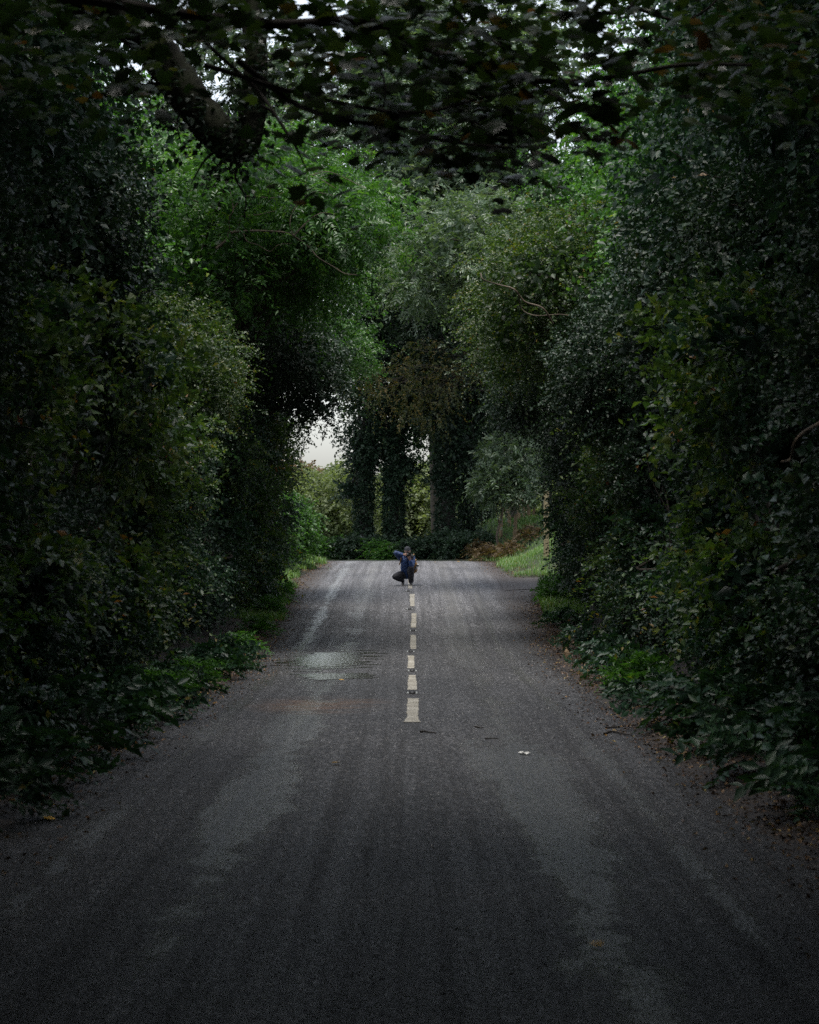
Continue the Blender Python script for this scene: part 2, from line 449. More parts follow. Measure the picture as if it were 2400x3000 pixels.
for sd_, n_, y0_, y1_, lo_, hi_ in [(301, 36000, 8, 26, .007, .014), (302, 7500, 22, 62, .009, .02)]:
    o = link('chippings', chippings(sd_, n_, y0_, y1_, lo_, hi_), road, M['chip']); o['kind'] = 'stuff'

# ---- centre line marks (painted on the road, so children of it)
def mat_paint():
    m, t, out = new_mat('worn_line_paint')
    tc = t.nodes.new('ShaderNodeTexCoord')
    a = t.nodes.new('ShaderNodeTexNoise'); a.inputs['Scale'].default_value = 16; a.inputs['Detail'].default_value = 8; a.inputs['Roughness'].default_value = .75
    b = t.nodes.new('ShaderNodeTexNoise'); b.inputs['Scale'].default_value = 2.2; b.inputs['Detail'].default_value = 5
    t.links.new(tc.outputs['Object'], a.inputs['Vector']); t.links.new(tc.outputs['Object'], b.inputs['Vector'])
    ra = ramp(t, [(.36, (.05, .05, .05)), (.45, (.29, .275, .235)), (.7, (.37, .35, .305))]); t.links.new(a.outputs[0], ra.inputs[0])
    rb = ramp(t, [(.35, (.62, .6, .55)), (.65, (1, 1, 1))]); t.links.new(b.outputs[0], rb.inputs[0])
    mx = t.nodes.new('ShaderNodeMix'); mx.data_type = 'RGBA'; mx.blend_type = 'MULTIPLY'; mx.inputs[0].default_value = 1
    t.links.new(ra.outputs[0], mx.inputs[6]); t.links.new(rb.outputs[0], mx.inputs[7])
    p = t.nodes.new('ShaderNodeBsdfPrincipled'); p.inputs['Roughness'].default_value = .6
    t.links.new(mx.outputs[2], p.inputs['Base Color'])
    bp = t.nodes.new('ShaderNodeBump'); bp.inputs['Strength'].default_value = .5; bp.inputs['Distance'].default_value = .01
    t.links.new(a.outputs[0], bp.inputs['Height']); t.links.new(bp.outputs[0], p.inputs['Normal'])
    t.links.new(p.outputs[0], out.inputs[0])
    return m
M['paint'] = mat_paint()
marks = [(24, 28, .066), (30, 34, .06), (36, 40, .056), (42, 46, .057), (48, 52, .058), (54, 58, .058), (60, 64, .058)]
mx_ = [.005, .0, -.02, .02, .035, .0, -.06]
for i, ((a, b, w), xo) in enumerate(zip(marks, mx_)):
    n = 60
    yy = np.linspace(a, b, n)
    r_ = np.random.default_rng(100 + i)
    def rag():
        v = np.cumsum(r_.normal(0, .0025, n)); v -= v.mean()
        return np.clip(v, -.009, .009) + r_.normal(0, .002, n)
    l, r2 = -w + rag(), w + rag()
    if i == 0:      # the nearest mark flares at both ends
        fl2 = .028 * np.exp(-(yy - a) / .35) + .014 * np.exp(-(b - yy) / .3)
        l -= fl2; r2 += fl2
    XX = xo + np.stack([l, l * .5 + r2 * .5, r2], 1)
    YY = np.repeat(yy[:, None], 3, 1)
    o = link('centre_line_mark', grid_mesh('centre_line_mark', XX, YY, road_z(XX, YY) + .006), road, M['paint'])

# ------------------------------------------------------------------ foliage generators
def leaf_quads(P, D, Nn, L, W, rnd, fold=.18):
    """diamond leaves folded on the midrib: 4 vertices, 2 triangles each"""
    n = len(P)
    S = unit(np.cross(D, Nn)); Nn = np.cross(S, D)
    L = np.broadcast_to(L, n)[:, None]; W = np.broadcast_to(W, n)[:, None]
    tip = P + D * L - Nn * (L * .12)
    mid = P + D * (L * .45) + Nn * (W * fold)
    V = np.stack([P, mid + S * W * .5, tip, mid - S * W * .5], 1).reshape(-1, 3)
    b = np.arange(n)[:, None] * 4
    q = np.concatenate([b + np.array([[0, 1, 2]]), b + np.array([[0, 2, 3]])], 1).reshape(-1)
    return V, q, np.repeat(rnd, 2)

def leaf_mesh(name, parts, mats=None, bend=None):
    """parts: leaf arrays; mats: material index of each part"""
    VV, QQ, RR, MI, base = [], [], [], [], 0
    for i, (V, q, r) in enumerate(parts):
        VV.append(V); QQ.append(q + base); RR.append(r); base += len(V)
        MI.append(np.full(len(r), mats[i] if mats else 0, dtype=np.int32))
    q = np.concatenate(QQ); V = np.concatenate(VV)
    if bend: V = bend(V)
    me = np_mesh(name, V, q, np.arange(0, len(q), 3), rnd=np.concatenate(RR))
    if mats: me.polygons.foreach_set('material_index', np.concatenate(MI))
    return me

def rand_unit(r, n):
    return unit(r.normal(size=(n, 3)))

def lobe_points(r, lobes, n, depth=.12, hide=.35, zmin=-9):
    lob = np.asarray(lobes, float)
    C, A = lob[:, :3], lob[:, 3:6]
    area = (A[:, 0] * A[:, 1] + A[:, 0] * A[:, 2] + A[:, 1] * A[:, 2])
    k = r.choice(len(lob), n * 2, p=area / area.sum())
    d = rand_unit(r, n * 2)
    ph = r.uniform(0, 6.28, (len(lob), 3))[k]
    bump = 1 + .24 * np.sin(d[:, 0] * 5 + ph[:, 0]) * np.sin(d[:, 1] * 5 + ph[:, 1]) + .16 * np.sin(d[:, 2] * 9 + ph[:, 2]) * np.sin(d[:, 0] * 7 + ph[:, 1])
    rad = (1 - np.abs(r.normal(0, depth, n * 2)) + (r.random(n * 2) < .06) * r.uniform(0, .18, n * 2)) * bump
    P = C[k] + d * A[k] * rad[:, None]
    out = unit(d / A[k])
    q = ((P[:, None, :] - C[None]) / A[None])
    q = np.sqrt((q ** 2).sum(-1)); q[np.arange(len(k)), k] = 9
    inside = q.min(1) < (1 - hide)
    keep = (~inside | (r.random(len(k)) < .12)) & (P[:, 2] > zmin)
    P, out = P[keep][:n], out[keep][:n]
    return P, out

def sprays(r, P, out, kind, L, W, spray=.32, n=12, droop=.25, tone=None):
    """leafy twigs at P pointing roughly outward; returns leaf arrays"""
    S = len(P)
    up = np.array([0, 0, 1.0])
    t = unit(out * .7 + rand_unit(r, S) * .75 + up * .15)
    nrm = unit(up * .75 + out * .35 + rand_unit(r, S) * .55)
    side = unit(np.cross(t, nrm)); nrm = np.cross(side, t)
    lens = spray * r.uniform(.6, 1.35, S)
    if kind == 'pinnate':
        s = np.concatenate([np.repeat(np.linspace(.25, .92, n // 2), 2), [1.0]])
        sg = np.concatenate([np.tile([1, -1], n // 2), [0]])
    else:
        s = np.linspace(.05, 1, n); sg = np.tile([1, -1], n)[:n] * 1.0
    K = len(s)
    base = P[:, None, :] + t[:, None, :] * (lens[:, None, None] * s[None, :, None])
    base = base - up * (droop * lens[:, None] * s[None, :] ** 2)[..., None]
    fwd = .35 if kind == 'pinnate' else .55
    D = t[:, None, :] * np.where(sg == 0, 1, fwd)[None, :, None] + side[:, None, :] * sg[None, :, None] - up * droop * .6
    jit = .12 if kind == 'pinnate' else .5
    D = unit(D + r.normal(0, jit, (S, K, 3)))
    Nn = nrm[:, None, :] + r.normal(0, .22 if kind == 'pinnate' else .45, (S, K, 3))
    Nn = unit(Nn)
    rn = np.clip((r.random(S)[:, None] * .45 + r.random((S, K)) * .55), 0, 1)
    if tone is not None: rn = np.clip(rn + tone[:, None], 0, 1)
    sz = r.uniform(.5, 1.4, (S, K)) * r.uniform(.8, 1.25, (S, 1))
    f = lambda a: a.reshape(-1, 3)
    return leaf_quads(f(base), f(D), f(Nn), (L * sz).ravel(), (W * sz).ravel(), rn.ravel())

def core_leaves(r, lobes, n, L=.17, W=.12):
    lob = np.asarray(lobes, float)
    k = r.integers(0, len(lob), n)
    P = lob[k, :3] + rand_unit(r, n) * lob[k, 3:6] * r.uniform(.3, .85, n)[:, None]
    return leaf_quads(P, rand_unit(r, n), rand_unit(r, n), L * r.uniform(.7, 1.3, n), W * r.uniform(.7, 1.3, n), r.random(n) * .4)

def skeleton(r, base_pts, lobes, r0=.09, sub=6, reach=.95, r_sub=.014):
    """limbs from the trunk to each lobe, twigs inside the lobe"""
    T = []
    for lb in lobes:
        c = np.array(lb[:3]); a = np.array(lb[3:6])
        s = base_pts[r.integers(0, len(base_pts))]
        m1 = s * .65 + c * .35 + r.normal(0, .18, 3); m2 = s * .3 + c * .7 + r.normal(0, .18, 3) + np.array([0, 0, .2])
        path = smooth_path([s, m1, m2, c], 3)
        T.append((path, np.linspace(r0, r0 * .35, len(path))))
        for k in range(sub):
            d = rand_unit(r, 1)[0]; e = c + d * a * reach * r.uniform(.8, 1.1)
            st = path[r.integers(len(path) // 2, len(path))]
            mid = st * .5 + e * .5 + r.normal(0, .15, 3)
            p2 = smooth_path([st, mid, e], 3)
            T.append((p2, np.linspace(r_sub, .004, len(p2))))
    return T

def hedge_variant(seed, h, kind, L, W, n_spray, mat, mat2, depth=1.15, width=2.7, nl=17):
    r = np.random.default_rng(seed)
    lobes = []
    for i in range(nl):
        z = r.uniform(.5, h - .6) if i > 3 else r.uniform(.35, .9)
        lobes.append((r.uniform(-.7, .5) - .25 * (z < 1), r.uniform(-width, width), z, r.uniform(.5, depth), r.uniform(.6, 1.25), r.uniform(.5, 1.1)))
    k2 = nl * 2 // 3
    def lean(V):
        V = V.copy(); V[:, 0] += .05 * np.maximum(V[:, 2] - 2.2, 0) ** 1.8; return V
    P, out = lobe_points(r, lobes[:k2], int(n_spray * .68), zmin=.05)
    P2, out2 = lobe_points(r, lobes[k2:], int(n_spray * .22), zmin=.05)
    P3, out3 = lobe_points(r, lobes, 260, zmin=.3)
    parts = [sprays(r, P, out, kind, L, W, n=13), sprays(r, P2, out2, 'simple', L * 1.65, W * 1.7, n=10, spray=.4, droop=.4),
             sprays(r, P3, unit(out3 + np.array([0, 0, .5])), 'simple', L * 1.1, W, n=18, spray=.85, droop=.5), core_leaves(r, lobes, 4500, .2, .14)]
    me = leaf_mesh('hedge_foliage', parts, [0, 1, 1, 0], lean); me.materials.append(M[mat]); me.materials.append(M[mat2])
    stems = [np.array([r.uniform(-.3, .3), r.uniform(-1.6, 1.6), -.1]) for _ in range(5)]
    T = []
    bp = []
    for s in stems:
        top = s + np.array([r.uniform(-.3, .3), r.uniform(-.6, .6), h * r.uniform(.4, .65)])
        p = smooth_path([s, s * .5 + top * .5 + r.normal(0, .15, 3), top], 5)
        T.append((p, np.linspace(.08, .045, len(p)))); bp += list(p[3:])
    T += skeleton(r, bp, lobes, .035, 7, reach=1.05)
    T = [(lean(np.asarray(p)), q) for p, q in T]
    st = tubes_mesh('hedge_stems', T, 5); st.materials.append(M['bark'])
    return me, st

def tree_variant(seed, lobes, kind, L, W, n_spray, mat, trunk, r0=.16, bark='bark', core=6000, droop=.3, spray=.34, n=None, hang=0, tone_fn=None, limb=.06, core_size=.16):
    r = np.random.default_rng(seed)
    P, out = lobe_points(r, lobes, n_spray, depth=.16)
    if hang:
        P[:, 2] -= np.abs(r.normal(0, hang, len(P)))
    tone = tone_fn(P, r) if tone_fn else None
    parts = [sprays(r, P, out, kind, L, W, n=n or (10 if kind == 'pinnate' else 12), droop=droop, spray=spray, tone=tone)]
    P3, out3 = lobe_points(r, lobes, max(30, n_spray // 13))
    parts.append(sprays(r, P3, out3, 'simple', L * 1.15, W * 1.1, n=16, spray=spray * 2.6, droop=droop + .3))
    if core: parts.append(core_leaves(r, lobes, core, core_size, core_size * .7))
    me = leaf_mesh('crown', parts); me.materials.append(M[mat])
    p = smooth_path(trunk, 5)
    rr = np.linspace(r0, r0 * .5, len(p)); rr[0] *= 1.35
    T = [(p, rr)]
    T += skeleton(r, p[len(p) // 2:], lobes, limb, 5)
    tr = tubes_mesh('trunk', T, 7); tr.materials.append(M[bark])
    return me, tr

ORD = ['first', 'second', 'third', 'fourth', 'fifth', 'sixth', 'seventh', 'eighth', 'ninth', 'tenth', 'eleventh', 'twelfth', 'thirteenth', 'fourteenth']
def plant(name, variant, loc, rz, scale, label, cat, group=None, part_names=('trunk', 'crown')):
    e = empty(name, loc, rz, scale)
    tag(e, label, cat, group)
    c = link(part_names[1], variant[0], e); c['kind'] = 'stuff'
    if len(variant) > 2:
        c.material_slots[0].link = 'OBJECT'; c.material_slots[0].material = variant[2]
    link(part_names[0], variant[1], e)
    return e

# ------------------------------------------------------------------ hedges on both sides
HV = [hedge_variant(11, 4.6, 'simple', .058, .036, 4200, 'hedge', 'ivy'),
      hedge_variant(12, 5.2, 'simple', .066, .040, 4200, 'hedge', 'hawthorn'),
      hedge_variant(13, 4.9, 'simple', .050, .033, 4500, 'hawthorn', 'hedge'),
      hedge_variant(14, 5.0, 'simple', .060, .040, 3900, 'ivy', 'hedge')]
hl = [(13.0, -4.9, 0), (17.6, -5.0, 3), (22.0, -4.85, 1), (26.6, -4.95, 0), (31.2, -4.8, 1), (35.8, -4.75, 2), (40.2, -4.8, 0), (44.8, -4.75, 3), (49.2, -4.65, 2), (53.6, -4.5, 1), (57.6, -4.45, 3)]
adj = ['dark small-leaved', 'broad-leaved dark green', 'fine-leaved green', 'glossy ivy-covered']
for i, (y, x, v) in enumerate(hl):
    x += random.uniform(-.12, .12)
    plant('hedge_bush', HV[v], (x, y, ground_z(np.array(x), np.array(y)) - .05), random.uniform(-.12, .12), (1, random.choice([1, -1]) * 1.0, random.uniform(.95, 1.1)),
          f'{adj[v]} bush, {ORD[i]} from the camera in the left hedge', 'bush', 'bushes of the left hedge', ('stems', 'foliage'))
hr = [(13.2, 4.75, 3), (17.8, 4.7, 0), (22.4, 4.65, 3), (26.8, 4.6, 1), (31.2, 4.75, 0), (35.8, 4.8, 3), (40.2, 4.85, 1), (44.8, 4.8, 2), (49.2, 4.85, 0), (53.2, 4.75, 3), (56.6, 4.85, 3)]
for i, (y, x, v) in enumerate(hr):
    x += random.uniform(-.12, .12)
    plant('hedge_bush', HV[v], (x, y, ground_z(np.array(x), np.array(y)) - .05), math.pi + random.uniform(-.12, .12), (1, random.choice([1, -1]) * 1.0, random.uniform(.95, 1.1)),
          f'{adj[v]} bush, {ORD[i]} from the camera in the right hedge', 'bush', 'bushes of the right hedge', ('stems', 'foliage'))

for i, y in enumerate([8.6, 4.0, -.6, -5.2, -9.8, -14.4]):  # unseen bushes around the camera, added to keep the near road dark
    for sd, side in ((-1, 'left'), (1, 'right')):
        x = sd * 4.85
        plant('hedge_bush', HV[(i + (sd > 0)) % 4], (x, y, ground_z(np.array(x), np.array(y)) - .05), (0 if sd < 0 else math.pi), (1, 1, 1.05),
              f'dark hedge bush {["level with", "beside", "just behind", "behind", "well behind", "far behind"][i]} the camera on the {side}, unseen, added for shade', 'bush', 'unseen hedge bushes added for shade', ('stems', 'foliage'))

# ------------------------------------------------------------------ trees arching over the road
def arch_lobes(seed, n=13, reach=3.3, z0=6.2, zr=1.5):
    r = np.random.default_rng(seed); o = []
    for i in range(n):
        t = (i + r.random()) / n
        o.append((.1 + reach * t, r.uniform(-2.3, 2.3), z0 + zr * math.sin(t * 2.6) + r.uniform(-.8, .9) - .4 * t, r.uniform(.8, 1.3), r.uniform(.9, 1.4), r.uniform(.65, 1.05)))
    return o
tk = [(0, 0, -.1), (.1, .1, 2.0), (.35, -.05, 4.0), (1.0, .05, 5.6), (2.0, 0, 6.6)]
AV = [tree_variant(21, arch_lobes(21), 'simple', .068, .044, 3900, 'bright', tk),
      tree_variant(22, arch_lobes(22, 14, 3.0, 6.0, 1.4), 'simple', .055, .038, 4300, 'hawthorn', tk),
      tree_variant(23, arch_lobes(23, 13, 3.4, 6.4, 1.3), 'pinnate', .082, .031, 4400, 'bright', tk, spray=.28),
      tree_variant(24, arch_lobes(24, 13, 2.7, 5.6, 1.6), 'simple', .066, .045, 3800, 'ivy', tk)]
AV.append(tree_variant(25, arch_lobes(25, 18, 5.1, 7.0, 2.0), 'pinnate', .11, .04, 4800, 'ash', tk, spray=.36))
al = [(29.0, -6.9, 3, .95), (36.0, -5.3, 1, .68), (42.5, -5.1, 2, 1.12), (46.5, -5.3, 0, 1.0), (51.5, -4.9, 3, .92), (56.5, -4.7, 0, .86)]
an = ['dark-leaved', 'hawthorn', 'bright green feathery', 'dark ivy-hung']
an = ['broad-leaved green', 'fine-leaved hawthorn', 'bright green feathery-leaved', 'dark ivy-hung', 'grey-green ash-leaved']
for i, (y, x, v, s) in enumerate(al):
    plant('arching_tree', AV[v], (x, y, ground_z(np.array(x), np.array(y)) - .05), random.uniform(-.15, .15), (s, s * random.choice([1, -1]), s),
          f'{an[v]} tree arching over the road from the left, {ORD[i]} from the camera', 'tree', 'trees arching over the road')
ar = [(28.0, 7.0, 3, .95), (33.5, 6.2, 3, .9), (39.5, 5.4, 3, .8), (45.0, 5.1, 1, 1.0), (50.5, 5.1, 1, .95), (56.0, 5.0, 3, .85), (59.6, 5.9, 4, 1.08)]
for i, (y, x, v, s) in enumerate(ar):
    plant('arching_tree', AV[v], (x, y, ground_z(np.array(x), np.array(y)) - .05), math.pi + random.uniform(-.15, .15), (s, s * random.choice([1, -1]), s),
          f'{an[v]} tree arching over the road from the right, {ORD[i]} from the camera', 'tree', 'trees arching over the road')

# ------------------------------------------------------------------ tall trees behind the hedges
def ball_lobes(seed, n, c, rad, rl):
    r = np.random.default_rng(seed); o = []
    for i in range(n):
        d = rand_unit(r, 1)[0] * r.uniform(.35, 1.0)
        q = np.array(c) + d * np.array(rad)
        a = r.uniform(rl[0], rl[1], 3)
        o.append((*q, *a))
    return o
TV = [tree_variant(31, ball_lobes(31, 20, (0, 0, 8.5), (2.8, 2.9, 4.2), (1.1, 1.8)), 'simple', .095, .062, 4200, 'bright', [(0, 0, -.1), (.1, .1, 3), (0, .1, 6), (.2, 0, 9)], .24, core=6000, spray=.45, n=11, core_size=.22),
      tree_variant(32, ball_lobes(32, 20, (0, 0, 8.8), (2.7, 2.9, 4.4), (1.1, 1.8)), 'pinnate', .115, .042, 4400, 'ash', [(0, 0, -.1), (-.1, .1, 3), (0, -.1, 6), (.1, 0, 10)], .24, core=6000, spray=.38, core_size=.22)]
TV.append((TV[0][0], TV[0][1], M['hedge']))
tl = [(-2, -7.4, 0), (5, -7.0, 1), (12, -6.6, 2), (18, -6.5, 2), (24, -6.6, 2), (30, -6.8, 2), (36, -7.6, 0), (42, -8.6, 1), (48, -8.6, 0), (54, -8.6, 1)]
tn = ['tall broad-leaved', 'tall grey-green ash', 'tall dark-leaved']
for i, (y, x, v) in enumerate(tl):
    plant('tall_tree', TV[v], (x, y, ground_z(np.array(x), np.array(y)) - .05), random.uniform(0, 6.28), (1, 1, random.uniform(.95, 1.1)),
          f'{tn[v]} tree behind the left hedge, {ORD[i]} from the camera', 'tree', 'tall trees behind the hedges')
trr = [(-2, 7.2, 0), (5, 7.2, 0), (12, 6.5, 2), (18, 6.4, 2), (24, 6.3, 2), (30, 6.1, 2), (36, 6.3, 2), (42, 6.6, 0), (48, 6.3, 0), (54, 6.6, 0)]
for i, (y, x, v) in enumerate(trr):
    plant('tall_tree', TV[v], (x, y, ground_z(np.array(x), np.array(y)) - .05), random.uniform(0, 6.28), (1, 1, random.uniform(.95, 1.1)),
          f'{tn[v]} tree behind the right hedge, {ORD[i]} from the camera', 'tree', 'tall trees behind the hedges')

for i, y in enumerate([-6, -13, -20]):  # more unseen trees, put in so their crowns shade the near road
    for sd, side in ((-1, 'left'), (1, 'right')):
        x = sd * 4.3
        plant('tall_tree', TV[i % 2], (x, y, ground_z(np.array(x), np.array(float(y))) - .05), random.uniform(0, 6.28), (1, 1, 1),
              f'tall tree {["behind", "well behind", "far behind"][i]} the camera on the {side}, unseen, added for shade', 'tree', 'unseen tall trees added for shade')
for x, y, s_, lab in [(1.3, 106, (1.4, 1.4, 2.15), 'tallest tree showing above the ivy trunks at the far end'), (1.55, 96, 1.25, 'tall tree directly behind the ivy trunks at the far end'), (4.4, 97, 1.35, 'tall tree behind the right-hand ivy trunks'), (8.8, 94, 1.2, 'tall tree behind the grassy bank on the right')]:
    plant('tall_tree', TV[0], (x, y, ground_z(np.array(x), np.array(float(y))) - .05), random.uniform(0, 6.28), s_ if isinstance(s_, tuple) else (s_, s_, s_), lab, 'tree', 'tall trees beyond the bend')
# the ash whose crown closes the view above the far end
AS = tree_variant(41, ball_lobes(41, 34, (-3.6, 0, 13.2), (4.4, 2.8, 5.8), (1.1, 1.9)), 'pinnate', .135, .05, 4600, 'ash', [(2.5, 0, -.1), (2.3, .1, 3.5), (1.2, 0, 7), (-.8, 0, 10.5)], .3, core=9000, spray=.36, core_size=.36)
plant('ash_tree', AS, (-10.4, 86.0, ground_z(np.array(-7.5), np.array(86.0)) - .1), math.pi * .96, (1, 1, 1.1), 'tall grey-green ash tree left of the far bend, behind the left hedge', 'tree')
plant('ash_tree', AS, (5.4, 81, ground_z(np.array(7.9), np.array(81.)) - .1), 0, (1.12, 1.12, 1.12), 'big grey-green ash tree whose crown hangs over the far end of the road', 'tree')

# ------------------------------------------------------------------ ivy-clad trunks at the far end
def ivy_tree(seed, rad, h, crown_lobes, n_iv=2200, n_cr=2000, lean=0.0, mat='ivy'):
    r = np.random.default_rng(seed)
    th = r.uniform(0, 6.28, n_iv); z = r.uniform(0, 1, n_iv) ** .9 * h
    rr = rad * (1 + .16 * np.sin(3 * th + z * 1.7 + seed) + .12 * np.sin(z * 3.1 + seed) + .5 * np.clip(1 - z / .9, 0, 1) ** 2) + np.abs(r.normal(0, .045, n_iv))
    P = np.stack([rr * np.cos(th) + lean * z, rr * np.sin(th), z], 1)
    out = np.stack([np.cos(th), np.sin(th), np.full(n_iv, .1)], 1)
    iv = leaf_mesh('ivy', [sprays(r, P, unit(out), 'simple', .07, .058, n=8, spray=.17, droop=.6)]); iv.materials.append(M['ivy'])
    p = smooth_path([(0, 0, -.2), (lean * h * .5, .03, h * .5), (lean * h, 0, h), (lean * h + .3, .1, h + 3)], 6)
    T = [(p, np.linspace(rad * .85, rad * .35, len(p)))]
    T += skeleton(r, p[len(p) // 2:], crown_lobes, .07, 4)
    tr = tubes_mesh('trunk', T, 9); tr.materials.append(M['bark_dark'])
    P, out = lobe_points(r, crown_lobes, n_cr, depth=.2)
    cr = leaf_mesh('crown', [sprays(r, P, out, 'simple', .10, .07, n=11, spray=.45, droop=.35), core_leaves(r, crown_lobes, 2500, .2, .14)])
    cr.materials.append(M[mat])
    return cr, tr, iv
IV = [ivy_tree(51, .24, 5.2, [(-.55, 0, 2.9, .6, .5, .4), (-.1, .2, 3.9, .8, .8, .6), (-.1, 0, 5.0, .9, 1, .8), (.4, .2, 5.8, 1.1, 1, .9), (.2, 0, 7.0, 1.5, 1.4, 1.1), (.8, 0, 8.6, 1.7, 1.5, 1.2), (-.3, 0, 9.6, 1.6, 1.4, 1.2), (.2, 0, 11.4, 1.6, 1.4, 1.2)]),
      ivy_tree(52, .27, 5.6, [(-.15, 0, 3.0, .5, .5, .6), (.45, 0, 3.7, .7, .7, .5), (-.4, 0, 4.6, .9, .8, .7), (.6, .2, 5.4, 1.2, 1, .9), (1.2, .4, 6.6, 1.2, 1, .9), (-.3, 0, 7.2, 1.7, 1.4, 1.2), (.6, 0, 8.8, 1.7, 1.5, 1.3), (0, 0, 10.2, 1.6, 1.4, 1.2)]),
      ivy_tree(53, .36, 6.4, [(-.2, 0, 3.2, .6, .6, .8), (.3, 0, 4.4, .9, .8, .9), (-.3, 0, 6.0, 1.1, 1, .9), (.4, 0, 7.4, 1.8, 1.5, 1.3), (-.5, 0, 9.0, 1.8, 1.5, 1.3), (.4, 0, 10.6, 1.7, 1.5, 1.3), (0, 0, 12.4, 1.5, 1.4, 1.3)])]
iv_spots = [(0, -1.92, 87.5, 1.0, 'ivy-clad tree trunk standing leftmost at the far end of the road'),
            (1, -.72, 87.5, 1.0, 'ivy-clad tree trunk right behind the crouching person, second from the left'),
            (2, 1.42, 86.0, 1.0, 'thickest dark ivy-clad trunk at the far end, right of the person'),
            (1, 2.25, 87.0, .85, 'slim dark ivy-clad trunk right of the thickest trunk'),
            (0, 2.95, 88.5, .8, 'rightmost dark ivy-clad trunk beside the grassy bank')]
for v, x, y, s, lab in iv_spots:
    e = empty('ivy_tree', (x, y, float(ground_z(np.array(x), np.array(y))) - .05), random.uniform(-.3, .3), (s, s, 1))
    tag(e, lab, 'tree', 'ivy-clad trees at the far end')
    c = link('crown', IV[v][0], e); c['kind'] = 'stuff'
    link('trunk', IV[v][1], e)
    c = link('ivy', IV[v][2], e); c['kind'] = 'stuff'

# golden brown foliage hanging in front of them
r_ = np.random.default_rng(61)
GB = tree_variant(61, [(-1.2, 0, 5.3, .5, .7, .6), (-.3, .2, 5.1, .55, .6, .9), (-2.2, 0, 5.9, .6, .7, .4), (-1.6, 0, 6.3, .8, .8, .5), (.3, .3, 5.9, .7, .8, .6), (-3.0, .3, 6.3, .5, .8, .3), (1.2, .3, 6.8, .9, .8, .5), (-.4, .5, 7.0, 1.0, .8, .6)], 'simple', .075, .05, 620, 'autumn', [(4.2, 2.5, -.1), (4.1, 2.5, 3), (3.2, 2.3, 5.6), (1.2, 1.6, 6.6)], .09, core=0, limb=.02, hang=.5, droop=.9)
plant('beech_tree', GB, (1.0, 84, ground_z(np.array(4.9), np.array(80)) - .1), 0, (1, 1, 1), 'tree with golden brown leaves drooping above the far ivy trunks', 'tree')

# ------------------------------------------------------------------ far field: pale bushes and trees
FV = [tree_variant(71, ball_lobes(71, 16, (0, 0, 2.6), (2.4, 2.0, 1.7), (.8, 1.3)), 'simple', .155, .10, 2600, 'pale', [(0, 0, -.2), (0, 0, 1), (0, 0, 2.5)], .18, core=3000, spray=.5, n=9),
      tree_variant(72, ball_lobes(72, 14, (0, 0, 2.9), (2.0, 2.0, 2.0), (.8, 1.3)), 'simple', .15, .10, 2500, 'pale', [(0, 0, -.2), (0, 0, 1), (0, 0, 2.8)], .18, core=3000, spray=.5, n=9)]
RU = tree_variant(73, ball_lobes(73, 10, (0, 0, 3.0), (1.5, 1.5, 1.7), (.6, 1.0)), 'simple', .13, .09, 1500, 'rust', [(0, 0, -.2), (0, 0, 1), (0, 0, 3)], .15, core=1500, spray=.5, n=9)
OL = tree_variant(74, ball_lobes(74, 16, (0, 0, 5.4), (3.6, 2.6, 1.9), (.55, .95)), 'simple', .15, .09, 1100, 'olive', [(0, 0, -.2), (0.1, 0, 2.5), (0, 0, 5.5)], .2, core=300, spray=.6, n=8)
far = [(FV[0], -4.6, 112, 1.05, 'pale green rounded bush in the field left of the ivy trunks', 'bush'),
       (FV[1], -2.2, 118, 1.1, 'pale green bush seen just left of the leftmost ivy trunk', 'bush'),
       (FV[0], .9, 121, 1.2, 'pale green bush seen in the gap right of the crouching person', 'bush'),
       (FV[1], -.9, 126, 1.0, 'pale green bush between the two left ivy trunks', 'bush'),
       (FV[1], 3.6, 124, 1.15, 'pale bush half hidden behind the thick ivy trunk', 'bush'),
       (FV[0], 8.6, 118, 1.1, 'pale grey-green bush beyond the fence on the right bank', 'bush'),
       (RU, -6.2, 114, 1.1, 'rust-coloured small tree at the left edge of the far opening', 'tree'),
       (OL, -5.6, 150, .72, 'open olive-brown tree against the sky in the far opening', 'tree'),
       (FV[1], -9.6, 120, 1.2, 'pale green bush half hidden behind the far left verge', 'bush'),
       (FV[0], 13.5, 125, 1.3, 'pale green bush farthest to the right beyond the bank', 'bush')]
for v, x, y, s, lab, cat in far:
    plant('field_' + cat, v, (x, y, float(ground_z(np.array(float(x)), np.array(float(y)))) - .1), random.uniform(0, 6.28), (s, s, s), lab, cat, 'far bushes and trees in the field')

# low dark hedge along the far bend, single bushes
LB = [tree_variant(81, ball_lobes(81, 9, (0, 0, .55), (1.0, .6, .4), (.35, .6)), 'simple', .08, .055, 1500, 'bright', [(0, 0, -.1), (0, 0, .3), (0, 0, .6)], .04, core=900, spray=.28, limb=.015),
      tree_variant(82, ball_lobes(82, 9, (0, 0, .55), (1.0, .6, .45), (.35, .6)), 'simple', .08, .06, 1500, 'ivy', [(0, 0, -.1), (0, 0, .3), (0, 0, .6)], .04, core=900, spray=.28, limb=.015)]
lows = [(-5.2, 86.4, 1, 'farthest left along the far bend'), (-4.2, 86.0, 0, 'left of the leftmost ivy trunk'), (-3.2, 85.6, 0, 'at the foot of the leftmost ivy trunk'), (-2.0, 85.3, 1, 'in front of the leftmost ivy trunk'), (-.7, 84.6, 0, 'just behind the crouching person'),
        (.4, 84.1, 1, 'between the person and the thick ivy trunk'), (1.3, 83.4, 1, 'in front of the thick ivy trunk'), (2.1, 82.6, 1, 'at the far left end of the grassy bank'), (-1.4, 88.2, 0, 'between the two left ivy trunks')]
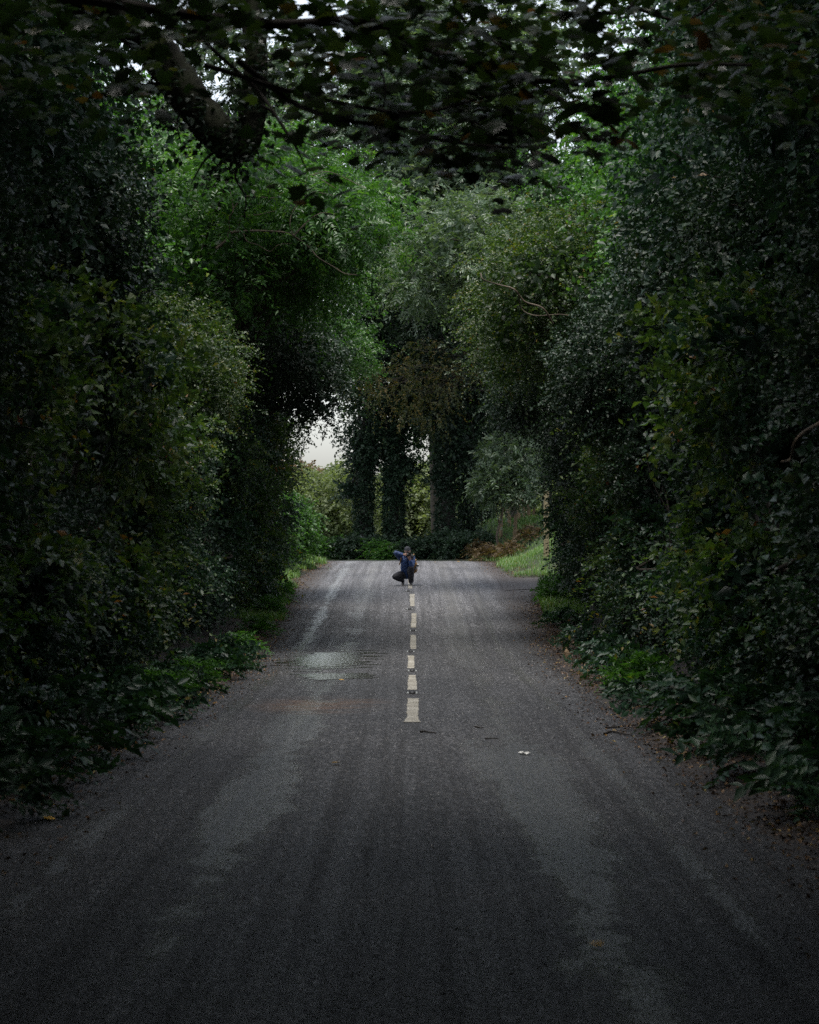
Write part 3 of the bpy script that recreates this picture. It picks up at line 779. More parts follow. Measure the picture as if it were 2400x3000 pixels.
for x, y, v, lab in lows:
    plant('low_bush', LB[v], (x, y, float(ground_z(np.array(x), np.array(y))) - .1), random.uniform(0, 6.28), (1, 1, random.uniform(.6, .85)), ('low green bush ' if v == 0 else 'low dark bush ') + lab, 'bush', 'low bushes along the far bend', ('stems', 'foliage'))

# bright bushes on the left corner beyond the hedge
GVv = tree_variant(83, ball_lobes(83, 12, (0, 0, 1.0), (1.0, 1.5, .9), (.5, .85)), 'simple', .085, .052, 2300, 'bright', [(0, 0, -.1), (0, 0, .6), (0, 0, 1.3)], .05, core=2500, spray=.3, limb=.02)
for x, y, s, lab in [(-4.75, 66.5, .95, 'bright green bush nearest the end of the left hedge'), (-4.5, 70.0, .88, 'bright green bush in the middle of the far left verge'), (-4.3, 73.6, .75, 'bright green bush at the far corner of the left verge'), (-6.6, 68.0, 1.15, 'taller green bush behind the far left verge')]:
    plant('verge_bush', GVv, (x, y, float(ground_z(np.array(x), np.array(y))) - .1), random.uniform(0, 6.28), (s, s, s), lab, 'bush', 'bright bushes on the far left verge', ('stems', 'foliage'))

# right bank: crooked sapling, hawthorn behind, bracken
SP = tree_variant(84, [(.3, 0, 2.2, .7, .6, .5), (.9, 0, 2.6, .8, .6, .6), (.1, 0, 2.9, .8, .7, .6), (.9, .2, 3.5, .9, .7, .7), (.2, .2, 3.8, .8, .7, .6), (-.4, .1, 2.6, .6, .5, .5)], 'pinnate', .13, .048, 900, 'ash', [(.45, 0, -.1), (.12, 0, .2), (.0, 0, .75), (.16, 0, 1.4), (.2, 0, 2.2)], .06, bark='bark_pale', core=900, limb=.03)
x, y = 3.1, 80.0
plant('sapling', SP, (x, y, float(ground_z(np.array(x), np.array(y))) - .05), 0, (1, 1, 1), 'young tree with a crooked pale trunk on the grassy bank', 'tree')
HB = tree_variant(85, ball_lobes(85, 14, (0, 0, 3.4), (1.7, 1.4, 2.2), (.6, 1.0)), 'simple', .08, .056, 1900, 'ash', [(0, 0, -.1), (0, 0, 1.5), (0, 0, 3.5)], .1, core=1500)
for x, y, lab in [(5.3, 84.0, 'grey-green tree behind the fence on the right bank'), (7.2, 88.0, 'grey-green tree farther right behind the bank fence'), (4.0, 91.0, 'grey-green tree behind the crooked sapling')]:
    plant('bank_tree', HB, (x, y, float(ground_z(np.array(x), np.array(y))) - .1), random.uniform(0, 6.28), (1, 1, 1.1), lab, 'tree', 'trees behind the bank fence')

# ------------------------------------------------------------------ undergrowth at the foot of the hedges
def fern(seed, n, mat, L=.07, W=.03, rad=.4, h=.45):
    r = np.random.default_rng(seed)
    th = r.uniform(0, 6.28, n); q = r.uniform(0, 1, n)
    P = np.stack([rad * q * np.cos(th), rad * q * np.sin(th), h * r.uniform(.1, 1, n) * (1 - .5 * q)], 1)
    out = unit(np.stack([np.cos(th) * q, np.sin(th) * q, np.full(n, .6)], 1))
    me = leaf_mesh('fronds', [sprays(r, P, out, 'pinnate', L, W, n=12, spray=.3, droop=.45)]); me.materials.append(M[mat])
    T = []
    for k in range(7):
        a = r.uniform(0, 6.28); e = np.array([rad * .6 * math.cos(a), rad * .6 * math.sin(a), h * .8])
        p = smooth_path([(0, 0, -.05), e * np.array([.4, .4, .7]), e], 3); T.append((p, np.linspace(.008, .003, len(p))))
    st = tubes_mesh('stalks', T, 4); st.materials.append(M['bark'])
    return me, st
FE = [fern(91, 110, 'bright'), fern(92, 120, 'hedge', .08, .04, .5, .4), fern(93, 120, 'bracken', .08, .03, .45, .5)]
plants = [(-3.45, 15.4, 1), (-3.4, 17.6, 1), (-3.35, 19.8, 1), (-3.4, 22.0, 1), (-3.3, 24.2, 1), (-3.1, 26.8, 0), (-3.15, 28.0, 1), (-3.05, 30.5, 0), (-3.1, 33.0, 1), (-3.1, 36.0, 1), (-3.15, 40, 0), (-3.25, 46, 0), (-3.3, 51, 0), (-3.4, 55.5, 0)]
for i, (x, y, v) in enumerate(plants):
    plant('fern' if v == 0 else 'bramble', FE[v], (x, y, float(ground_z(np.array(x), np.array(y))) - .02), random.uniform(0, 6.28), (1.45, 1.45, 1.3) if y < 25 else (1, 1, random.uniform(.8, 1.25)),
          f"{'bright green fern-like' if v == 0 else 'dark bramble-like'} plant at the foot of the left hedge, {ORD[i]} from the camera", 'plant', 'plants along the left verge', ('stalks', 'fronds'))
plants = [(3.35, 15.6, 1), (3.3, 18.0, 1), (3.25, 20.4, 1), (3.15, 23.0, 1), (3.0, 26.5, 1), (3.0, 29.0, 0), (3.1, 31.5, 1), (3.15, 35, 1), (3.25, 41, 1), (3.35, 48, 1), (3.55, 55.0, 0), (3.75, 57.6, 0), (3.95, 59.3, 0)]
for i, (x, y, v) in enumerate(plants):
    plant('fern' if v == 0 else 'bramble', FE[v], (x, y, float(ground_z(np.array(x), np.array(y))) - .02), random.uniform(0, 6.28), (1.45, 1.45, 1.3) if y < 25 else (1, 1, random.uniform(.8, 1.25)),
          f"{'bright green fern-like' if v == 0 else 'dark bramble-like'} plant at the foot of the right hedge, {ORD[i]} from the camera", 'plant', 'plants along the right verge', ('stalks', 'fronds'))
for i, (x, y, lab) in enumerate([(2.75, 79.0, 'brown dead bracken at the left end of the grassy bank'), (3.5, 78.2, 'brown dead bracken beside the crooked sapling'), (4.3, 79.5, 'brown dead bracken in front of the bank fence'), (2.5, 81.5, 'brown dead bracken behind the end of the bank')]):
    plant('dead_bracken', FE[2], (x, y, float(ground_z(np.array(x), np.array(y))) - .02), random.uniform(0, 6.28), (1.1, 1.1, 1.1), lab, 'plant', 'dead bracken on the right bank', ('stalks', 'fronds'))

# ------------------------------------------------------------------ grass and leaf litter (uncountable)
def grass_mesh(name, P, h, r):
    n = len(P)
    th = r.uniform(0, 6.28, n); hh = h * r.uniform(.5, 1.3, n)
    ln = np.stack([np.cos(th), np.sin(th), np.zeros(n)], 1); sd = np.stack([-np.sin(th), np.cos(th), np.zeros(n)], 1) * (.006 + .004 * r.random(n))[:, None]
    mid = P + ln * (hh * .15)[:, None] + np.array([0, 0, 1]) * (hh * .65)[:, None]
    tip = P + ln * (hh * r.uniform(.3, .8, n))[:, None] + np.array([0, 0, 1]) * (hh * r.uniform(.75, 1, n))[:, None]
    V = np.stack([P - sd, P + sd, mid + sd * .8, mid - sd * .8, tip], 1).reshape(-1, 3)
    b = np.arange(n)[:, None] * 5
    q = np.concatenate([b + np.array([[0, 1, 2]]), b + np.array([[0, 2, 3]]), b + np.array([[3, 2, 4]])], 1).reshape(-1)
    return np_mesh(name, V, q, np.arange(0, len(q), 3), rnd=np.repeat(r.random(n), 3))
r = np.random.default_rng(101)
n = 50000
gx_, gy_ = r.uniform(2.2, 8.5, n), r.uniform(64.5, 86, n)
t_ = off_road(gx_, gy_)
bare = np.exp(-(((gx_ - 3.75) / .35) ** 2 + ((gy_ - 72.5) / .8) ** 2)) + np.exp(-(((gx_ - 4.7) / .3) ** 2 + ((gy_ - 68.6) / .5) ** 2))
k = (t_ > .12 + .12 * wob(gx_, gy_, 3, 2)) & (r.random(n) > bare) & (r.random(n) < .55 + .5 * wob(gx_, gy_, 1.2, 8))
gx_, gy_ = gx_[k], gy_[k]
g = link('bank_grass', grass_mesh('bank_grass', np.stack([gx_, gy_, ground_z(gx_, gy_) - .01], 1), .17, r), None, M['grass'])
tag(g, 'bright green tufty grass on the bank right of the far road', 'grass', kind='stuff')
n = 26000
gx_, gy_ = r.uniform(-5.5, -2.7, n), r.uniform(49, 78, n)
t_ = off_road(gx_, gy_)
k = (t_ > .15 + .2 * wob(gx_, gy_, 2, 2)) & (t_ < 1.6)
gx_, gy_ = gx_[k], gy_[k]
g = link('verge_grass', grass_mesh('verge_grass', np.stack([gx_, gy_, ground_z(gx_, gy_) - .01], 1), .2, r), None, M['grass'])
tag(g, 'long green grass along the far left verge', 'grass', kind='stuff')
n = 9000
gx_, gy_ = r.uniform(3.0, 5, n), r.uniform(50, 60.4, n)
t_ = off_road(gx_, gy_)
k = (t_ > .25) & (t_ < 1.3)
gx_, gy_ = gx_[k], gy_[k]
g = link('corner_grass', grass_mesh('corner_grass', np.stack([gx_, gy_, ground_z(gx_, gy_) - .01], 1), .2, r), None, M['grass'])
tag(g, 'green grass at the corner where the right hedge ends', 'grass', kind='stuff')

def litter(seed, n, x0, x1, y0, y1, tmin, tmax, peak, L=.042):
    r = np.random.default_rng(seed)
    x, y = r.uniform(x0, x1, n), r.uniform(y0, y1, n)
    t = off_road(x, y)
    k = (t > tmin) & (t < tmax) & (r.random(n) < np.exp(-((t - peak) / .38) ** 2) * (.55 + .45 * wob(x, y, 1.5, seed)) + .02)
    x, y = x[k], y[k]
    z = np.maximum(ground_z(x, y), np.where(off_road(x, y) < 0, road_z(x, y), -9)) + .012
    P = np.stack([x, y, z], 1); m = len(P)
    D = unit(np.stack([r.normal(size=m), r.normal(size=m), r.normal(0, .25, m)], 1))
    Nn = unit(np.stack([r.normal(0, .35, m), r.normal(0, .35, m), np.ones(m)], 1))
    return leaf_mesh('fallen_leaves', [leaf_quads(P, D, Nn, L * r.uniform(.5, 1.4, m), L * .7 * r.uniform(.5, 1.3, m), r.random(m), .35)])
for seed, n, x0, x1, side in [(111, 110000, -4.2, -2.0, 'left'), (112, 110000, 1.6, 4.4, 'right')]:
    o = link('fallen_leaves', litter(seed, n, x0, x1, 9, 82, -.6, 1.5, .35), None, M['litter'])
    tag(o, f'brown and yellow fallen leaves strewn along the {side} verge', 'fallen leaves', kind='stuff')

# ------------------------------------------------------------------ sycamore over the camera: limb with elbow, branches, big leaves
def syc_leaf():
    # five-lobed outline, slightly cupped, stalk towards -y
    half = [(0, 0), (.16, .06), (.34, .02), (.28, .16), (.50, .28), (.40, .36), (.47, .56), (.28, .52), (.22, .60), (.20, .80), (.09, .78), (0, 1.0)]
    pts = half + [(-a, b) for a, b in half[-2:0:-1]]
    V = [(a, b, -.25 * (a * a) - .12 * (b - .4) ** 2 - .02 * math.sin(9 * b)) for a, b in pts]
    V.append((0, .42, .05))
    Fc = [(i, (i + 1) % len(pts), len(pts)) for i in range(len(pts))]
    return np.array(V), Fc
SV, SF = syc_leaf()
syc = empty('sycamore_tree', (-4.6, 19.0, float(ground_z(np.array(-4.6), np.array(19.0)))))
tag(syc, 'dark sycamore with an elbow limb and large leaves hanging over the road', 'tree')
O = np.array(syc.location)
D0 = 19.5
main = [np.array([-4.6, 19.2, -.4]), np.array([-4.75, 19.2, 2.5]), np.array([-4.5, 19.3, 5.2]), np.array([-3.9, 19.4, 7.0])]
T = []
p = smooth_path(main + [px(330, 20, D0)], 5); T.append((p, np.linspace(.36, .26, len(p))))
pts = [px(330, 20, D0), px(470, 170, D0), px(560, 290, D0), px(640, 390, D0), px(696, 432, D0), px(728, 385, D0), px(742, 300, D0), px(752, 190, D0), px(740, 60, D0), px(700, -160, D0)]
p = smooth_path(pts, 5)
T.append((p, np.interp(np.linspace(0, 1, len(p)), [0, .15, .3, .42, .5, .58, .7, .85, 1], [.17, .17, .17, .165, .145, .115, .105, .095, .08])))
p = smooth_path([px(540, 225, D0), px(460, 255, D0), px(380, 262, D0), px(300, 278, D0), px(240, 290, D0)], 4); T.append((p, np.linspace(.06, .022, len(p))))
def rel(T): return [(P - O, R_) for P, R_ in T]
tm = tubes_mesh('sycamore_trunk', [(smooth_path(P, 3), np.interp(np.linspace(0, 1, len(P) * 3 - 2), np.linspace(0, 1, len(P)), R_)) for P, R_ in rel(T)], 22)
co = np.empty(len(tm.vertices) * 3, np.float32); tm.vertices.foreach_get('co', co); co = co.reshape(-1, 3)
nr = np.empty(len(tm.vertices) * 3, np.float32); tm.vertices.foreach_get('normal', nr); nr = nr.reshape(-1, 3)
co = co + nr * (.018 * wob(co[:, 0] * 3 + co[:, 1] * 2, co[:, 2] * 2, 2.2, 31) + .012 * wob(co[:, 0] * 9 + co[:, 1] * 7, co[:, 2] * 5, 2.5, 32) + .006 * r_.normal(size=len(co)))[:, None]
tm.vertices.foreach_set('co', co.astype(np.float32).ravel()); tm.update()
link('trunk', tm, syc, M['bark_moss'])
lp = smooth_path(pts, 4); r_i = np.random.default_rng(77)
ia = lp[r_i.integers(4, len(lp) - 6, 130)] + r_i.normal(0, .10, (130, 3)) - np.array([0, .1, .08])
o = link('ivy', leaf_mesh('limb_ivy', [sprays(r_i, ia - O, unit(r_i.normal(size=(130, 3)) + np.array([0, -.6, -.3])), 'simple', .055, .042, n=9, spray=.3, droop=.8)]), syc, M['ivy']); o['kind'] = 'stuff'
for tw in ([(700, 470), (690, 520), (720, 580), (715, 640)], [(650, 430), (600, 470), (560, 540)], [(745, 300), (800, 330), (850, 400), (930, 430)], [(560, 290), (520, 350), (530, 420)], [(750, 200), (820, 170), (900, 200)]):
    p = smooth_path([px(a, b, D0 - .1) for a, b in tw], 4)
    link('twig', tubes_mesh('twig', [(p - O, np.linspace(.016, .005, len(p)))], 6), syc, M['bark_dark'])
DB = 13.0
br = [([(-100, -60), (400, 20), (800, 70), (1060, 60), (1200, 118), (1340, 178), (1480, 222), (1640, 240), (1820, 222), (2000, 190), (2200, 190)], .036, .010, DB),
      ([(600, 190), (900, 280), (1200, 330), (1400, 290), (1500, 270)], .016, .006, DB - .5),
      ([(1320, 296), (1380, 352), (1440, 385), (1500, 396), (1560, 370)], .016, .007, DB + .3),
      ([(1380, 352), (1480, 330), (1580, 292)], .013, .006, DB + .3),
      ([(700, 180), (860, 300), (1000, 350), (1160, 372), (1300, 412), (1440, 428), (1560, 432)], .020, .006, DB - .3),
      ([(1555, 240), (1640, 290), (1740, 330), (1800, 345)], .012, .005, DB),
      ([(520, 40), (640, 160), (760, 270), (860, 420), (900, 500)], .016, .005, DB + .8),
      ([(1000, 60), (1080, 140), (1130, 260), (1100, 380)], .011, .005, DB - .2),
      ([(1300, -80), (1360, 60), (1460, 130), (1520, 200)], .014, .006, DB + .5),
      ([(1900, -120), (1850, 20), (1700, 40), (1600, 30)], .022, .012, DB + 4),
      ([(1850, 20), (1990, 60), (2080, 20), (2140, -60)], .014, .008, DB + 4)]
TB, anchors = [], []
for pts, ra, rb, d in br:
    p = smooth_path([px(a, b, d + .25 * math.sin(a * .01 + b * .02)) for a, b in pts], 5)
    link('branch', tubes_mesh('sycamore_branch', [(p - O, np.linspace(ra, rb, len(p)))], 7), syc, M['bark_dark'])
    for q in p[2:]: anchors.append(q)
# hand placed pale-topped leaves first, then scattered ones; each a leaf of its own (up to 300)
r = np.random.default_rng(121)
hand = [(1670, 340, 105), (1740, 352, 110), (1450, 410, 80), (1560, 418, 80), (1345, 285, 75), (1130, 275, 90), (1165, 350, 95), (1280, 240, 90), (1040, 245, 70), (1505, 395, 60), (1400, 400, 60), (1780, 300, 70), (1270, 20, 90), (1340, 30, 70), (1700, 115, 70), (1770, 140, 70), (1820, 195, 90), (1500, 110, 70), (860, 30, 60), (330, 110, 60)]
lm_base = np_mesh('sycamore_leaf', SV, np.array(SF).ravel(), np.arange(0, len(SF) * 3, 3), rnd=np.full(len(SF), .3))
lms = []
for k, v in enumerate([.1, .3, .5, .7, .85, .97]):
    me = np_mesh('sycamore_leaf', SV * np.array([1, 1, r.uniform(.5, 1.8)]), np.array(SF).ravel(), np.arange(0, len(SF) * 3, 3), rnd=np.full(len(SF), v)); me.materials.append(M['syc']); lms.append(me)
def leaf_matrix(c, size, th, tilt, roll):
    return Matrix.Translation(Vector(c - O)) @ Matrix.Rotation(th, 4, 'Z') @ Matrix.Rotation(tilt, 4, 'X') @ Matrix.Rotation(roll, 4, 'Y') @ Matrix.Scale(size, 4)
cnt = 0
def put_leaf(c, size, th, tilt, roll):
    o = bpy.data.objects.new('leaf', lms[r.choice(6, p=[.2, .25, .25, .17, .09, .04])]); col.objects.link(o)
    o.parent = syc; o.matrix_local = leaf_matrix(c, size, th, tilt, roll)
for (a, b, s) in hand:
    put_leaf(px(a, b, DB - .2), s / F * DB * 1.25, r.uniform(2.2, 4.2), r.uniform(.05, .35), r.normal(0, .2)); cnt += 1
cand = []
for q in anchors:
    for k in range(4): cand.append(q + r.normal(0, [.16, .25, .12]) - np.array([0, 0, .05]))
for k in range(900):     # leafy mass towards the top of the picture
    a, b = r.uniform(250, 1950), r.uniform(-120, 330)
    lim = 470 - abs(a - 1150) * .25
    if b < lim * r.random() ** .4: cand.append(px(a, b, DB + r.uniform(-2.2, 2.8)))
def clear_limb(C):
    C = np.asarray(C); uu = C[:, 0] / C[:, 1] * F + 1208; vv = 1530 - (C[:, 2] - CAMZ) / C[:, 1] * F
    return C[~((uu > 470) & (uu < 830) & (vv > 130) & (vv < 540) & (C[:, 1] < 19) & (r.random(len(C)) < .9))]
cand = clear_limb(cand); r.shuffle(cand)
extra = []
for k in range(1350):     # dark leafy corners
    a = r.uniform(-150, 760) if k % 5 < 3 else r.uniform(2020, 2550)
    b = r.uniform(-150, 420) * (1 - .35 * r.random())
    extra.append(px(a, b, DB + r.uniform(-1.5, 7)))
for k in range(170):
    extra.append(px(r.uniform(760, 1130), r.uniform(-130, 170), DB + r.uniform(2, 8)))
for k in range(120):
    extra.append(px(r.uniform(700, 1800), r.uniform(-120, 200), DB + r.uniform(0, 6)))
vis = cand[:278]
for c in vis:
    put_leaf(c, r.uniform(.09, .165), r.uniform(0, 6.28), r.normal(.1, .4), r.normal(0, .4))
def many_leaves(name, C, smin, smax, r):
    n = len(C); th = r.uniform(0, 6.28, n); ti = r.normal(.05, .4, n); ro = r.normal(0, .4, n); s = r.uniform(smin, smax, n)
    VV = np.empty((n, len(SV), 3))
    for i in range(n):
        VV[i] = (np.array((Matrix.Rotation(th[i], 3, 'Z') @ Matrix.Rotation(ti[i], 3, 'X') @ Matrix.Rotation(ro[i], 3, 'Y'))) @ (SV.T * s[i])).T + C[i] - O
    f = (np.array(SF)[None] + np.arange(n)[:, None, None] * len(SV)).ravel()
    return np_mesh(name, VV.reshape(-1, 3), f, np.arange(0, len(f), 3), rnd=np.repeat(r.random(n), len(SF)))
o = link('leaves', many_leaves('sycamore_leaves', np.vstack([cand[278:], clear_limb(extra)]), .08, .16, r), syc, M['syc']); o['kind'] = 'stuff'
# the unseen rest of its crown, thickened to shade the near road
n = 70000
C = np.stack([r.uniform(-7.5, 7.5, n), r.uniform(-26, 30, n), r.uniform(4.6, 11.5, n)], 1)
k = (C[:, 2] > 4.9 + 1.35 * np.sin(C[:, 0] * .5 + C[:, 1] * .4)) & (C[:, 2] > CAMZ + 1575 / F * C[:, 1] + .3)
slit = np.exp(-((C[:, 0] - .1) / 1.1) ** 2) * smoothstep(14, 17, C[:, 1])  # leaves thinned along the road centre to let light down
k &= r.random(n) > .93 * slit
C = C[k]; m_ = len(C)
o = link('shading_canopy', leaf_mesh('sycamore_shading_canopy', [leaf_quads(C - O, unit(r.normal(size=(m_, 3)) * np.array([1, 1, .35])), unit(r.normal(size=(m_, 3)) * .5 + np.array([0, 0, 1])), np.where(C[:, 1] < 11, .43, .28) * r.uniform(.7, 1.2, m_), np.where(C[:, 1] < 11, .36, .23) * r.uniform(.7, 1.2, m_), r.random(m_))]), syc, M['syc']); o['kind'] = 'stuff'

# ------------------------------------------------------------------ bare pale branches that catch the light
def by_label(txt):
    return next(o for o in col.objects if txt in o.get('label', ''))
def add_branches(owner, name, curves, d, mat, cr):
    ox, oy, k = cr
    T = []
    for pts, ra, rb in curves:
        p = smooth_path([px(ox + a / k, oy + b / k, d + .12 * math.sin(a * .02 + b * .013)) for a, b in pts], 4)
        T.append((p, np.linspace(ra, rb, len(p)) * .8))
    o = link(name, tubes_mesh(name, T, 6), owner, M[mat])
    o.matrix_parent_inverse = owner.matrix_basis.inverted()
    return o
B1 = [([(95, 800), (190, 720), (220, 670), (400, 650), (560, 655), (690, 668), (760, 700), (880, 790), (960, 880), (1080, 950), (1180, 1010), (1280, 1020)], .034, .008),
      ([(205, 665), (280, 640), (300, 560), (320, 525), (450, 515), (600, 480)], .026, .008),
      ([(205, 665), (210, 540), (240, 470), (210, 300), (195, 250), (140, 120)], .02, .006),
      ([(195, 250), (250, 215), (410, 180)], .012, .005),
      ([(240, 470), (340, 360), (560, 375), (640, 340), (700, 290)], .016, .006),
      ([(750, 690), (850, 590), (920, 530), (1000, 500), (1100, 510)], .024, .008),
      ([(750, 690), (720, 610), (740, 490), (860, 340), (910, 320), (1090, 355)], .016, .006),
      ([(860, 340), (855, 210), (910, 180), (1050, 260), (1180, 350)], .012, .005),
      ([(855, 210), (1020, 150), (1200, 215), (1350, 290)], .012, .005),
      ([(320, 660), (360, 740), (450, 770), (550, 825), (620, 770), (740, 755)], .013, .005)]
add_branches(by_label('from the left, third'), 'bare_branch', B1, 40.0, 'bark_pale', (600, 450, 2.875))
add_branches(by_label('from the right, fourth'), 'bare_branch', [([(820, 930), (840, 980), (960, 1020), (1080, 1055), (1160, 1150), (1300, 1200), (1380, 1320)], .016, .022), ([(1110, 1080), (1140, 1210), (1250, 1260), (1430, 1250), (1560, 1270)], .014, .012), ([(1000, 960), (960, 1020)], .008, .012)], 41.6, 'bark_pale', (1100, 450, 2.654))
add_branches(by_label('second from the camera in the right hedge'), 'bare_branch', [([(1530, 955), (1580, 940), (1600, 860), (1640, 810), (1690, 780), (1760, 740)], .012, .02), ([(1580, 940), (1595, 985)], .01, .006)], 17.0, 'bark_pale', (1400, 800, 1.725))

# ------------------------------------------------------------------ puddles
def mat_water():
    m, t, out = new_mat('puddle_water')
    tc = t.nodes.new('ShaderNodeTexCoord')
    mp = t.nodes.new('ShaderNodeMapping'); mp.inputs['Scale'].default_value = (2, .8, 1); t.links.new(tc.outputs['Object'], mp.inputs[0])
    no = t.nodes.new('ShaderNodeTexNoise'); no.inputs['Scale'].default_value = 10; no.inputs['Detail'].default_value = 5; t.links.new(mp.outputs[0], no.inputs['Vector'])
    b = t.nodes.new('ShaderNodeBump'); b.inputs['Strength'].default_value = .35; b.inputs['Distance'].default_value = .02
    t.links.new(no.outputs[0], b.inputs['Height'])
    p = t.nodes.new('ShaderNodeBsdfPrincipled')
    p.inputs['Base Color'].default_value = (.03, .03, .022, 1); p.inputs['Roughness'].default_value = .07; p.inputs['IOR'].default_value = 1.33
    t.links.new(b.outputs[0], p.inputs['Normal']); t.links.new(p.outputs[0], out.inputs[0])
    return m
M['water'] = mat_water()
def puddle(cx_, cy_, rx, ry, seed):
    xs = np.arange(cx_ - rx * 1.4, cx_ + rx * 1.4, .04); yy = np.arange(cy_ - ry * 1.4, cy_ + ry * 1.4, .12)
    X, Y = np.meshgrid(xs, yy)
    e = np.hypot((X - cx_) / rx, (Y - cy_) / ry) + .25 * wob(X, Y * 1.6, 2.4, seed) + .35 * wob(X * 1.2, Y * 4.5, 2.6, seed + 1) + .12 * wob(X, Y, 11, seed + 2)
    keep = (e < 1)
    n, m = X.shape
    i = np.arange(n - 1)[:, None] * m + np.arange(m - 1)[None, :]
    kk = keep[:-1, :-1]
    q = np.stack([i, i + 1, i + m + 1, i + m], -1)[kk].reshape(-1)
    V = np.stack([X, Y, road_z(X, Y) + .005], -1).reshape(-1, 3)
    u_, inv = np.unique(q, return_inverse=True)
    me = np_mesh('puddle', V[u_], inv, np.arange(0, len(inv), 4), smooth=True)
    o = link('puddle', me, None, M['water']); tag(o, kind='structure')
puddle(-1.45, 38.6, .72, 2.9, 1)
puddle(-1.2, 33.6, .55, .9, 5)

# ------------------------------------------------------------------ road studs between the marks
M['iron'] = simple_mat('stud_iron', (.05, .05, .052), .45, .6, noise=.3, scale=60)
M['rubber'] = simple_mat('stud_rubber', (.012, .012, .013), .5, noise=.3, scale=60)
M['lens'] = simple_mat('stud_lens', (.7, .74, .74), .12, noise=.05)
def frustum(bm, c, sx, sy, sz, top=.7, bev=.006):
    r0 = bmesh.ops.create_cube(bm, size=1)
    for v in r0['verts']:
        k = top if v.co.z > 0 else 1
        v.co = Vector((c[0] + v.co.x * sx * k, c[1] + v.co.y * sy * k, c[2] + (v.co.z + .5) * sz))
    es = list({e for v in r0['verts'] for e in v.link_edges})
    if bev: bmesh.ops.bevel(bm, geom=es, offset=bev, segments=2, affect='EDGES')
def bm_mesh(name, fn, mat):
    bm = bmesh.new(); fn(bm); me = bpy.data.meshes.new(name); bm.to_mesh(me); bm.free(); me.materials.append(mat)
    for p in me.polygons: p.use_smooth = False
    return me
def dome(bm):
    bmesh.ops.create_uvsphere(bm, u_segments=14, v_segments=8, radius=1)
    for v in bm.verts: v.co = Vector((v.co.x * .052, v.co.y * .07, max(v.co.z, -.1) * .034 + .014))
stud_m = [bm_mesh('casing', lambda bm: frustum(bm, (0, 0, -.01), .23, .15, .022, .86), M['iron']), bm_mesh('rubber_pad', dome, M['rubber']),
          bm_mesh('reflector', lambda bm: frustum(bm, (0, 0, 0), .03, .016, .024, .8, .004), M['lens'])]
studs = [(29.0, .0, 'nearest the camera, beyond the longest painted dash'), (35.0, .0, 'between the second and third painted dashes'), (41.0, -.03, 'between the third and fourth painted dashes'), (47.0, .02, 'between the fourth and fifth painted dashes'),
         (53.0, -.06, 'between the fifth and sixth painted dashes'), (58.9, -.1, 'right in front of the crouching person')]
for y, x, lab in studs:
    e = empty('road_stud', (x, y, float(road_z(np.array(x), np.array(y)))))
    tag(e, 'black reflecting road stud ' + lab, 'road stud', 'road studs on the centre line')
    link('casing', stud_m[0], e); link('rubber_pad', stud_m[1], e)
    for sx_ in (-1, 1):
        o = link('reflector', stud_m[2], e); o.location = (sx_ * .058, -.03, .010)

# ------------------------------------------------------------------ fence and posts on the right bank
M['wood'] = simple_mat('weathered_wood', (.16, .11, .06), .8, noise=.35, scale=20, bump=.4)
M['wood_pale'] = simple_mat('pale_timber', (.24, .20, .11), .8, noise=.3, scale=12, bump=.4)
M['wire'] = simple_mat('fence_wire', (.2, .19, .18), .5, .8)
fe = [(1467, 82.0, .85), (1493, 83.0, .8), (1508, 81.0, .95), (1521, 84.0, 1.15), (1536, 86.0, 1.25), (1549, 88.0, 1.2), (1563, 90.0, 1.2)]
fx = [(u_ - 1208) / F * d for u_, d, h in fe]
f0 = (fx[0], fe[0][1], float(ground_z(np.array(fx[0]), np.array(fe[0][1]))))
fence = empty('wire_fence', f0)
tag(fence, 'brown wooden post and wire fence at the top of the grassy bank', 'fence')
tops = []
for x, (u_, d, h) in zip(fx, fe):
    g0 = float(ground_z(np.array(x), np.array(d)))
    o = link('post', bm_mesh('post', lambda bm: frustum(bm, (0, 0, -.25), .11, .11, h + .25, .93, .008), M['wood']), fence)
    o.location = (x - f0[0], d - f0[1], g0 - f0[2]); o.rotation_euler = (random.uniform(-.05, .05), random.uniform(-.06, .06), random.uniform(0, 1))
    tops.append(np.array([x - f0[0], d - f0[1], g0 - f0[2] + h]))
for k in (.12, .45):
    pth = np.array(tops)[[0, 1, 3, 4, 5, 6]] - np.array([0, 0, k])
    o = link('wire', tubes_mesh('wire', [(pth, np.full(len(pth), .004))], 4), fence, M['wire'])
x, y = (1601 - 1208) / F * 69.0, 69.0
g0 = float(ground_z(np.array(x), np.array(y)))
o = link('wooden_post', bm_mesh('wooden_post', lambda bm: frustum(bm, (0, 0, -.4), .17, .17, 2.5, .96, .012), M['wood_pale'])); o.location = (x, y, g0)
tag(o, 'tall square pale timber post at the edge of the right hedge', 'post')
for x, y, h, lab in [(2.73, 38.4, .16, 'small weathered stump on the right verge, farther of two'), (2.55, 32.6, .15, 'small weathered stump on the right verge, nearer of two')]:
    r_ = np.random.default_rng(int(y))
    V = smooth_path([(0, 0, -.08), (.005, 0, h * .5), (-.005, .004, h * .93), (0, 0, h)], 4)
    o = link('tree_stump', tubes_mesh('tree_stump', [(V, np.concatenate([np.linspace(.062, .05, len(V) - 1), [.002]]))], 9), None, M['wood'])
    o.location = (x, y, float(ground_z(np.array(x), np.array(y)))); tag(o, lab, 'stump', 'stumps on the right verge')

